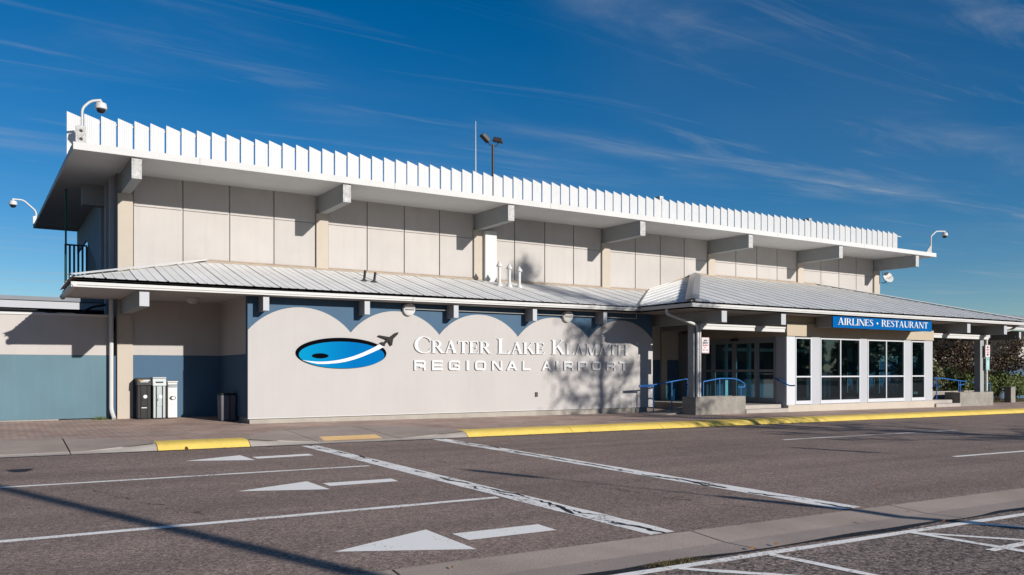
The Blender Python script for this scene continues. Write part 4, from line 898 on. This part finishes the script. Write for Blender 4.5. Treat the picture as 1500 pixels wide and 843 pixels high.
# ------------------------------------------------------------------ bins in the recess
def dropbox(lab, x0, x1, y0, y1, ztop, body, kind):
    zb_ = walk(x0, 27.1); w = x1 - x0; t = thing('drop_box', lab, 'drop box', 'courier drop boxes in the recess', ((x0 + x1) / 2, (y0 + y1) / 2, zb_)); h = ztop - zb_; d = (y1 - y0) / 2; a = w / 2
    MB().box(-a + .02, a - .02, -d + .02, d, 0.03, h - .22).build('body', body, t, bevel=.012)
    MB().box(-a + .05, a - .05, -d + .05, d - .02, 0, .03).build('plinth', dark, t)
    if kind < 2:
        MB().hexa([(-a, -d - .02, h - .22), (a, -d - .02, h - .22), (a, d, h - .22), (-a, d, h - .22)], [(-a, -d + .03, h), (a, -d + .03, h), (a, d, h), (-a, d, h)]).build('hood', body, t, bevel=.01)
        for s_ in (-1, 1): MB().box(s_ * a * .45 - .012, s_ * a * .45 + .012, -d - .002, -d + .03, .04, h - .23).build('seam', dark, t)
        o = MB().box(-a * .38, a * .38, -d + .004, -d + .025, h * .32, h * .62).build('service_door', body, t, bevel=.006)
        MB().tube([(a * .12, -d - .012, h * .55), (a * .12, -d + .01, h * .55)], .055, 18).build('notice', letterw, o); MB().box(-a * .30, -a * .22, -d - .012, -d + .01, h * .45, h * .50).build('lock', dark, o)
        MB().box(-a * .55, a * .55, -d - .012, -d + .03, h - .13, h - .09).build('slot', dark if kind else bingrey, t)
        if kind == 0:
            MB().box(-a * .75, -a * .2, -d - .006, -d + .03, h - .085, h - .055).build('label', M('label_amber', (.55, .30, .03), .5), t); MB().box(-a * .18, a * .75, -d - .006, -d + .03, h - .085, h - .055).build('label', letterw, t)
            MB().box(-a * .4, a * .35, -d - .0, -d + .03, h * .27, h * .29).build('label', letterw, t)
        else: MB().box(-a, a, -d + .0, d, h + .003, h + .045).build('lid', M('lid_grey', (.5, .53, .53), .45), t, bevel=.01)
    else:
        MB().box(-a, a, -d - .015, d, h - .035, h).build('lid', body, t, bevel=.008); MB().box(-a + .02, a - .02, -d + .03, d, h - .22, h - .036).build('head', body, t)
        MB().hexa([(-a * .8, -d - .01, h - .10), (a * .8, -d - .01, h - .10), (a * .8, -d + .03, h - .20), (-a * .8, -d + .03, h - .20)], [(-a * .8, -d - .02, h - .09), (a * .8, -d - .02, h - .09), (a * .8, -d + .02, h - .19), (-a * .8, -d + .02, h - .19)]).build('flap', bingrey, t)
        o = MB().poly(ell(0, h * .55, a * .62, .065, 20), -d + .006, -d + .022).build('emblem', bindark, t); MB().poly(ell(.02, h * .55, .05, .045, 16), -d + .0, -d + .005).build('notice', letterw, o)
        MB().box(-a * .6, a * .6, -d + .012, -d + .022, h * .70, h * .71).build('label', bingrey, t); MB().box(-a * .3, a * .4, -d + .012, -d + .022, h * .36, h * .375).build('label', bingrey, t)
dropbox('black drop box, leftmost of the three in the blue recess', 3.585, 3.99, 27.0, 27.5, 1.43, black, 0)
dropbox('light grey drop box standing between the black and white ones', 4.02, 4.405, 27.0, 27.5, 1.41, bingrey, 1)
dropbox('white drop box with emblem, right of the grey one', 4.44, 4.745, 27.02, 27.48, 1.33, binwhite, 2)
tb = thing('trash_bin', 'charcoal square litter bin in the shaded corner of the recess', 'bin', None, (5.86, 25.62, walk(5.8, 25.6)))
MB().hexa([(-.20, -.24, 0), (.22, -.24, 0), (.22, .24, 0), (-.20, .24, 0)], [(-.22, -.26, .78), (.24, -.26, .78), (.24, .26, .78), (-.22, .26, .78)]).build('body', M('bin_grey', (0.12, 0.12, 0.14), 0.6, 0.1, 4), tb, bevel=.04); MB().box(-.21, .23, -.25, .25, .782, .83).build('rim', black, tb, bevel=.02); MB().box(.03, .05, -.275, -.25, .05, .76).build('seam', black, tb)

# ------------------------------------------------------------------ planters, railings, small signs
def planter(lab, x0, x1, y0, y1, z0, z1):
    t = thing('concrete_planter', lab, 'planter', 'concrete planters flanking the entrance')
    w = .16; MB().box(x0, x1, y0, y0 + w, z0, z1).build('front_wall', conc_dk, t, bevel=.015); MB().box(x0, x1, y1 - w, y1, z0, z1).build('back_wall', conc_dk, t, bevel=.015)
    MB().box(x0 + .001, x0 + w, y0 + w, y1 - w, z0, z1 - .001).build('side_wall', conc_dk, t); MB().box(x1 - w, x1 - .001, y0 + w, y1 - w, z0, z1 - .001).build('side_wall', conc_dk, t)
    MB().box(x0 + w, x1 - w, y0 + w, y1 - w, z0, z1 - .07).build('soil', mulch, t); return t
planter('concrete planter box left of the entrance steps, under the porch column', 21.36, 23.93, 21.80, 22.50, -.1, .70)
planter('concrete planter box right of the entrance steps', 38.25, 41.12, 21.80, 22.55, -.25, .635)
t = thing('ramp_wall', 'dark low concrete wall behind the right hand entrance steps', 'wall'); MB().box(36.4, 41.5, 22.95, 23.15, -.2, .62).build('wall', conc_dk, t); MB().box(36.38, 41.5, 22.93, 23.17, .621, .66).build('coping', conc, t)
def railing(name_, lab, rails, posts, r=.026):
    t = thing(name_, lab, 'railing', 'blue tubular handrails at the entrance')
    for p in rails: MB().tube(bend(p, .10, 5), r, 10).build('rail', railblue, t, smooth=True)
    for a, b in posts: MB().tube([a, b], r * .85, 10).build('post', railblue, t, smooth=True)
railing('handrail', 'blue handrail along the ramp beside the sign wall', [[(20.18, 23.5, 1.10), (20.86, 23.5, 1.12), (22.60, 23.5, 1.345), (22.60, 23.5, .25)], [(20.18, 23.5, 1.06), (20.86, 23.5, 1.06)]], [((20.86, 23.5, .08), (20.86, 23.5, 1.11)), ((21.78, 23.5, .15), (21.78, 23.5, 1.24))])
railing('handrail', 'blue handrail behind the left planter leading down to the steps', [[(21.5, 22.53, 1.12), (21.93, 22.53, 1.16), (22.10, 22.53, .98), (22.10, 22.53, .3)], [(22.46, 22.53, 1.24), (23.30, 22.53, 1.355), (24.05, 22.53, 1.35), (24.40, 22.53, 1.28), (24.67, 22.53, 1.14), (24.65, 22.53, 1.02), (24.29, 22.53, 1.015)]], [((22.46, 22.53, .3), (22.46, 22.53, 1.24)), ((23.31, 22.53, .3), (23.31, 22.53, 1.34)), ((24.45, 22.53, .33), (24.45, 22.53, 1.01))])
railing('handrail', 'short blue wall handrail on the left corner of the glass vestibule', [[(26.25, 22.42, 1.36), (26.25, 22.17, 1.28), (26.25, 21.71, 1.065), (26.25, 21.42, 1.075)]], [((26.25, 22.3, 1.30), (26.345, 22.3, 1.24)), ((26.25, 21.95, 1.14), (26.345, 21.95, 1.08))])
railing('handrail', 'short blue handrail at the right corner of the glass vestibule', [[(36.30, 21.55, .96), (36.30, 21.94, .96), (36.30, 21.86, 1.13), (36.30, 22.3, 1.28)]], [((36.30, 22.1, 1.2), (36.20, 22.1, 1.14))])
railing('handrail', 'long blue handrail over the right planter in front of the shrubs', [[(37.43, 22.62, 1.30), (38.22, 22.62, 1.29), (39.27, 22.62, 1.195), (41.15, 22.62, 1.05)], [(39.56, 22.62, .95), (40.05, 22.62, .99)], [(41.85, 22.62, .98), (42.33, 22.62, 1.03), (42.33, 22.62, .0)]], [((37.71, 22.62, .2), (37.71, 22.62, 1.29)), ((39.70, 22.62, .2), (39.70, 22.62, 1.15)), ((39.55, 22.62, .2), (39.55, 22.62, 1.16)), ((41.1, 22.62, .1), (41.1, 22.62, 1.05))])
def plate_sign(lab, x0, x1, z0, z1, y, border, rows, base=signwht):
    t = thing('notice_sign', lab, 'sign')
    MB().box(x0, x1, y, y + .012, z0, z1).build('plate', base, t); w = x1 - x0; h = z1 - z0
    f = MB().box(x0 + .012, x1 - .012, y - .002, y - .0005, z1 - .022, z1 - .012).box(x0 + .012, x1 - .012, y - .002, y - .0005, z0 + .012, z0 + .022).box(x0 + .012, x0 + .022, y - .002, y - .0005, z0 + .023, z1 - .023).box(x1 - .022, x1 - .012, y - .002, y - .0005, z0 + .023, z1 - .023); f.build('border', border, t)
    rng = random.Random(int(x0 * 10))
    for zf, hf, segs, mt in rows:
        m = MB()
        for a, b in segs: m.box(x0 + w * a, x0 + w * b, y - .002, y - .0005, z0 + h * zf, z0 + h * (zf + hf))
        m.build('lettering', mt, t)
    return t
plate_sign('white notice plate with red border on the left porch column', 21.735, 22.12, 2.29, 2.86, 21.89, redp, [(.76, .10, [(.28, .42), (.45, .58), (.61, .74)], bindark), (.60, .11, [(.18, .32), (.35, .48), (.52, .64), (.68, .80)], bindark), (.45, .09, [(.2, .38), (.44, .58), (.63, .8)], redp), (.32, .07, [(.35, .44), (.5, .58)], redp), (.16, .08, [(.2, .3), (.38, .48), (.62, .8)], redp)])
plate_sign('white notice plate with red lettering on the right porch column', 40.63, 41.04, 2.30, 2.895, 21.92, redp, [(.74, .15, [(.3, .7)], bindark), (.56, .1, [(.2, .8)], redp), (.36, .12, [(.3, .46), (.52, .7)], redp), (.14, .16, [(.3, .7)], bindark)])
plate_sign('pale mint parking plate below the red sign on the right porch column', 40.69, 41.0, 1.69, 2.29, 21.92, M('mint_border', (.1, .4, .38), .5), [(.80, .1, [(.3, .7)], M('mint_dark', (.06, .3, .3), .5)), (.35, .3, [(.4, .6)], signwht)], mint)
t = thing('utility_box', 'tiny dark outlet plate low on the sign wall beneath the lettering', 'outlet'); MB().box(16.0, 16.10, 24.14, 24.168, .74, .90).build('plate', bronze, t); MB().box(16.02, 16.08, 24.132, 24.139, .78, .81).build('cover', bindark, t)
t = thing('concrete_post', 'squat concrete ash post beside the shrubs at the right edge', 'post', None, (46.05, 23.5, 0))
MB().box(.02, .48, 0, .36, -.1, .74).build('body', conc_dk, t, bevel=.02); MB().box(0, .50, -.02, .38, .741, .79).build('cap', conc_dk, t, bevel=.015)

# ------------------------------------------------------------------ vegetation
def leaves(rng, n, pos, size, flat=0.35):
    m = MB()
    for _ in range(n):
        p = pos(); u = Vector((rng.gauss(0, 1), rng.gauss(0, 1), rng.gauss(0, 1))).normalized(); w = u.orthogonal().normalized(); w = (Matrix.Rotation(rng.uniform(0, 6.28), 3, u) @ w); v = u.cross(w); s_ = size * rng.uniform(.6, 1.3)
        k = len(m.v); m.v += [tuple(p - w * s_), tuple(p + v * s_ * .5 + u * s_ * .12), tuple(p + w * s_), tuple(p - v * s_ * .5 + u * s_ * .12)]; m.f.append((k, k + 1, k + 2, k + 3))
    return m
def raw(m, name_, mat, parent):
    me = bpy.data.meshes.new(name_); me.from_pydata(m.v, [], m.f); me.update(); return link(name_, me, mat, parent)
def shrub(lab, c, rx, ry, h, n, mat, seed, size=.07):
    rng = random.Random(seed); t = thing('shrub', lab, 'shrub', 'shrubs beside the entrance', c); cl = [(Vector((rng.uniform(-.75, .75) * rx, rng.uniform(-.75, .75) * ry, h * rng.uniform(.3, .82))), rng.uniform(.25, .45)) for _ in range(22)]
    def pos():
        q, r_ = rng.choice(cl); d = Vector((rng.gauss(0, 1), rng.gauss(0, 1), rng.gauss(0, 1))).normalized() * r_ * rng.random() ** .35; return q + Vector((d.x * rx, d.y * ry, d.z * h * .5))
    o = raw(leaves(rng, n, pos, size), 'foliage', mat, t)
    m = MB()
    for k in range(9): m.tube([(rng.uniform(-.2, .2) * rx, rng.uniform(-.2, .2) * ry, 0), (rng.uniform(-.4, .4) * rx, rng.uniform(-.4, .4) * ry, h * .4), (rng.uniform(-.7, .7) * rx, rng.uniform(-.7, .7) * ry, h * .8)], [.02, .014, .006], 5)
    m.build('stem', bark, t); return t
for i, (lab, x, y, rx, ry, h, mat) in enumerate((
    ('pale olive shrub right against the vestibule', 39.7, 24.1, 1.0, .8, 2.25, leaf_o), ('dark green shrub behind the blue handrail', 41.6, 24.9, 1.2, .9, 1.9, leaf_d),
    ('leafy green shrub behind the right porch column', 43.3, 24.4, 1.3, .9, 1.8, leaf_g), ('low green shrub left of the concrete post', 45.4, 24.8, 1.4, .9, 1.55, leaf_g),
    ('broad green shrub behind the concrete post', 48.0, 25.2, 1.7, 1.1, 1.8, leaf_g), ('green shrub at the right edge of the picture', 51.0, 25.8, 1.8, 1.2, 1.7, leaf_g), ('dark shrub in the shade of the wing wall', 44.5, 26.6, 1.6, .8, 2.0, leaf_d))):
    shrub(lab, (x, y, walk(x) - .02), rx, ry, h, 3800, mat, 20 + i, .08)
def maple(lab, c, H, rad, seed, mat):
    rng = random.Random(seed); t = thing('maple_tree', lab, 'tree', 'maroon maples by the wing wall', c); tr = MB(); tips = []
    tr.tube([(0, 0, 0), (.05, .03, H * .25), (.0, .08, H * .42)], [.11, .09, .075], 8)
    for k in range(9):
        a = k * 2.4 + rng.uniform(-.4, .4); r_ = rad * rng.uniform(.45, .95); z = H * rng.uniform(.5, .92); p0 = Vector((.02, .06, H * rng.uniform(.3, .44))); p2 = Vector((math.cos(a) * r_, math.sin(a) * r_, z)); p1 = (p0 + p2) / 2 + Vector((0, 0, .25)); tr.tube([p0, p1, p2], [.05, .032, .012], 6); tips += [p2, p1]
        for q in range(2):
            p3 = p2 + Vector((rng.uniform(-.6, .6), rng.uniform(-.6, .6), rng.uniform(-.2, .35))); tr.tube([p1, p3], [.018, .006], 5); tips.append(p3)
    tr.build('trunk', bark, t)
    def pos():
        q = rng.choice(tips); d = Vector((rng.gauss(0, .34), rng.gauss(0, .34), rng.gauss(0, .20))); return q + d
    raw(leaves(rng, 2900, pos, .085), 'crown', mat, t); raw(leaves(rng, 800, pos, .07), 'highlight_leaves', leaf_o, t); return t  # paler olive leaves put sunlit highlights into the crown colour
maple('maroon leaved maple nearest the right porch column', (43.6, 25.4, walk(44)), 3.3, 1.7, 41, leaf_r); maple('maroon maple at the right edge of the picture', (48.3, 25.3, walk(48)), 3.5, 1.9, 42, leaf_r)
# grass at the right edge
rng = random.Random(77); m = MB()
for _ in range(6000):
    x = rng.uniform(44.2, 58); y = rng.uniform(23.95, 27.0); z = walk(x); a = rng.uniform(0, 6.28); h = rng.uniform(.03, .07); d = Vector((math.cos(a), math.sin(a), 0)) * .008; k = len(m.v)
    m.v += [(x - d.x, y - d.y, z), (x + d.x, y + d.y, z), (x + rng.uniform(-.02, .02), y + rng.uniform(-.02, .02), z + h)]; m.f.append((k, k + 1, k + 2))
o = raw(m, 'grass', grass_m, None); tag(o, 'short lawn grass beside the shrubs at the right edge', 'grass', kind='stuff')
sb = MB(); sb.quad((44.2, 23.9, walk(44) + .005), (58, 23.9, walk(58) + .005), (58, 27.5, walk(58) + .005), (44.2, 27.5, walk(44) + .005)); tag(sb.build('planting_bed', mulch), kind='structure')
# weeds in the gutter seam and at the annex foot
def weed(lab, c, sx, sy, n, h, mat, seed):
    rng = random.Random(seed); m = MB()
    for _ in range(n):
        x = c[0] + rng.gauss(0, sx); y = c[1] + rng.gauss(0, sy); z = c[2]; a = rng.uniform(0, 6.28); hh = h * rng.uniform(.4, 1.2); d = Vector((math.cos(a), math.sin(a), 0)) * .005; k = len(m.v)
        m.v += [(x - d.x, y - d.y, z), (x + d.x, y + d.y, z), (x + rng.gauss(0, hh * .6), y + rng.gauss(0, hh * .6), z + hh)]; m.f.append((k, k + 1, k + 2))
    tag(raw(m, 'weeds', mat, None), lab, 'weeds', kind='stuff')
weed('dry weeds growing in the seam below the concrete gutter', (4.98, 5.37, g(5)), .15, .028, 700, .024, dry_m, 1)
weed('small green weed at the foot of the annex downspout', (2.62, 27.36, walk(2.6, 27.4)), .09, .06, 260, .10, leaf_g, 2)

# ------------------------------------------------------------------ things behind the camera whose shadows fall into view
def light_pole(lab, base, H, r0, r1, split, head):
    t = thing('lamp_post', lab, 'lamp post', 'lamp posts in the parking lot', base); MB().tube([(0, 0, 0), (0, 0, split)], r0, 10).build('pole', hvac, t, smooth=True); MB().tube([(0, 0, split), (0, 0, H)], r1, 8).build('upper_pole', hvac, t, smooth=True)
    MB().box(-.09, .09, -.09, .09, H - head, H).build('lamp_head', bronze, t, bevel=.02); MB().lathe([(.18, 0), (.18, .12), (.12, .2)], (0, 0, 0), 16).build('base', conc, t)
km, mm_ = .3405, .3377
def from_tip(tip, L_): return (tip[0] + mm_ * L_, tip[1] - L_, g(tip[0]))
light_pole('slim lamp post whose shadow crosses the crosswalk', from_tip((6.765, 12.33), 16), 16 * km, .10, .022, 16 * km - (12.33 - 7.9) * km, (12.33 - 10.81) * km)
light_pole('slim lamp post whose shadow lies on the road by the entrance', from_tip((15.1, 12.3), 17), 17 * km, .10, .018, 17 * km - (12.3 - 5.5) * km, (12.3 - 10.65) * km)
t = thing('utility_pole', 'tall pole whose shadow slants across the arrows', 'pole', None, (2.575 + mm_ * 14, 6.27 - 14, 0)); MB().tube([(0, 0, 0), (0, 0, 10.2)], [.125, .115], 12).build('shaft', hvac, t, smooth=True); MB().lathe([(.25, 0), (.25, .3), (.15, .4)], (0, 0, 0), 14).build('base', conc, t)

def shade_tree(lab, base, H, z0, r0, lean, seed, n_limb, n_leaf, size=.12):
    rng = random.Random(seed); t = thing('lot_tree', lab, 'tree', 'trees in the parking lot', base); tr = MB(); tr.tube([(0, 0, 0), (lean * .4, 0, H * .5), (lean, 0, H)], [.20, .14, .03], 10); cl = []
    for k in range(n_limb):
        f = ((k + rng.random()) / n_limb) ** 1.15; z = z0 + (H - z0) * f; rr_ = r0 * (1 - f) ** .85 * rng.uniform(.55, 1.1) + .08; a = k * 2.399 + rng.uniform(-.5, .5); p0 = Vector((lean * (z / H) ** 1.2, 0, z)); p1 = p0 + Vector((math.cos(a) * rr_, math.sin(a) * rr_, rr_ * rng.uniform(.15, .5)))
        tr.tube([p0, (p0 + p1) / 2 + Vector((0, 0, .12)), p1], [.05 * (1 - f) + .015, .02, .008], 5)
        for q in range(4): cl.append((p0.lerp(p1, rng.uniform(.3, 1.0)), rng.uniform(.22, .5)))
    tr.build('trunk', bark, t)
    def pos():
        q, r_ = rng.choice(cl); return q + Vector((rng.gauss(0, 1), rng.gauss(0, 1), rng.gauss(0, .8))) * r_ * .72
    raw(leaves(rng, n_leaf, pos, size), 'crown', leaf_g, t); return t
shade_tree('tall slender tree whose shadow falls on the lettering and road', (18.93 + mm_ * 24.17, 0, g(27)), 15.4, 3.0, 5.2, 0.0, 5, 92, 5600, .105)

# unseen tree row added behind the lot to darken the glass reflections
rng = random.Random(8); m = MB()
for i in range(190):
    x = -60 + i * 1.75 + rng.uniform(-1.5, 1.5); y = -62 + rng.uniform(-7, 7); H = rng.uniform(7.5, 12); rad = rng.uniform(1.8, 3.0)
    m.tube([(x, y, -.2), (x, y, H * .7)], [.2, .06], 6)
    for q in range(130):
        z = H * rng.uniform(.1, 1.0); a = rng.uniform(0, 6.28); rr_ = rad * math.sqrt(rng.random()) * (1 - .75 * (z / H) ** 2); c = Vector((x + math.cos(a) * rr_, y + math.sin(a) * rr_, z)); u = Vector((rng.gauss(0, 1), rng.gauss(0, 1), rng.gauss(0, 1))).normalized(); w = u.orthogonal().normalized() * rng.uniform(.35, .7); v = u.cross(w); k = len(m.v)
        m.v += [tuple(c - w), tuple(c + v), tuple(c + w), tuple(c - v)]; m.f.append((k, k + 1, k + 2, k + 3))
tag(raw(m, 'reflection_tree_row', leaf_d, None), 'added tree row out of view behind the parking lot, darkening the window reflections', 'wood', kind='stuff')

# hairline cracks and fallen leaves
for k, (a, b) in enumerate((((7.4, 17.9), (7.0, 13.4)), ((12.2, 17.8), (13.0, 11.0)), ((1.2, 12.8), (2.0, 9.9)), ((17.5, 16.9), (18.6, 9.0)), ((7.3, 9.8), (7.9, 6.5)))): crack(a, b, 0.012, 30 + k, 0.10, 60, 0.003)
rng = random.Random(12); m = MB()
for k in range(70):
    if k % 3: x = rng.uniform(-1, 26); y = 18.40 + rng.uniform(-.06, .04)
    else: x = rng.uniform(2.5, 13); y = rng.choice((road_top(x) - rng.uniform(.9, 1.0), rng.uniform(5.2, 17)))
    z = g(x) + .012; a = rng.uniform(0, 6.28); q = rng.uniform(.02, .045); d = Vector((math.cos(a), math.sin(a), 0)) * q; e = Vector((-d.y, d.x, 0)) * .5; c = Vector((x, y, z)); i = len(m.v)
    m.v += [tuple(c - d), tuple(c + e + Vector((0, 0, .008))), tuple(c + d + Vector((0, 0, .012))), tuple(c - e)]; m.f.append((i, i + 1, i + 2, i + 3))
tag(raw(m, 'fallen_leaves', leafmat('leaf_litter', (0.28, 0.12, 0.03), .6), None), 'scattered orange fallen leaves along the kerb and gutter', 'leaves', kind='stuff')
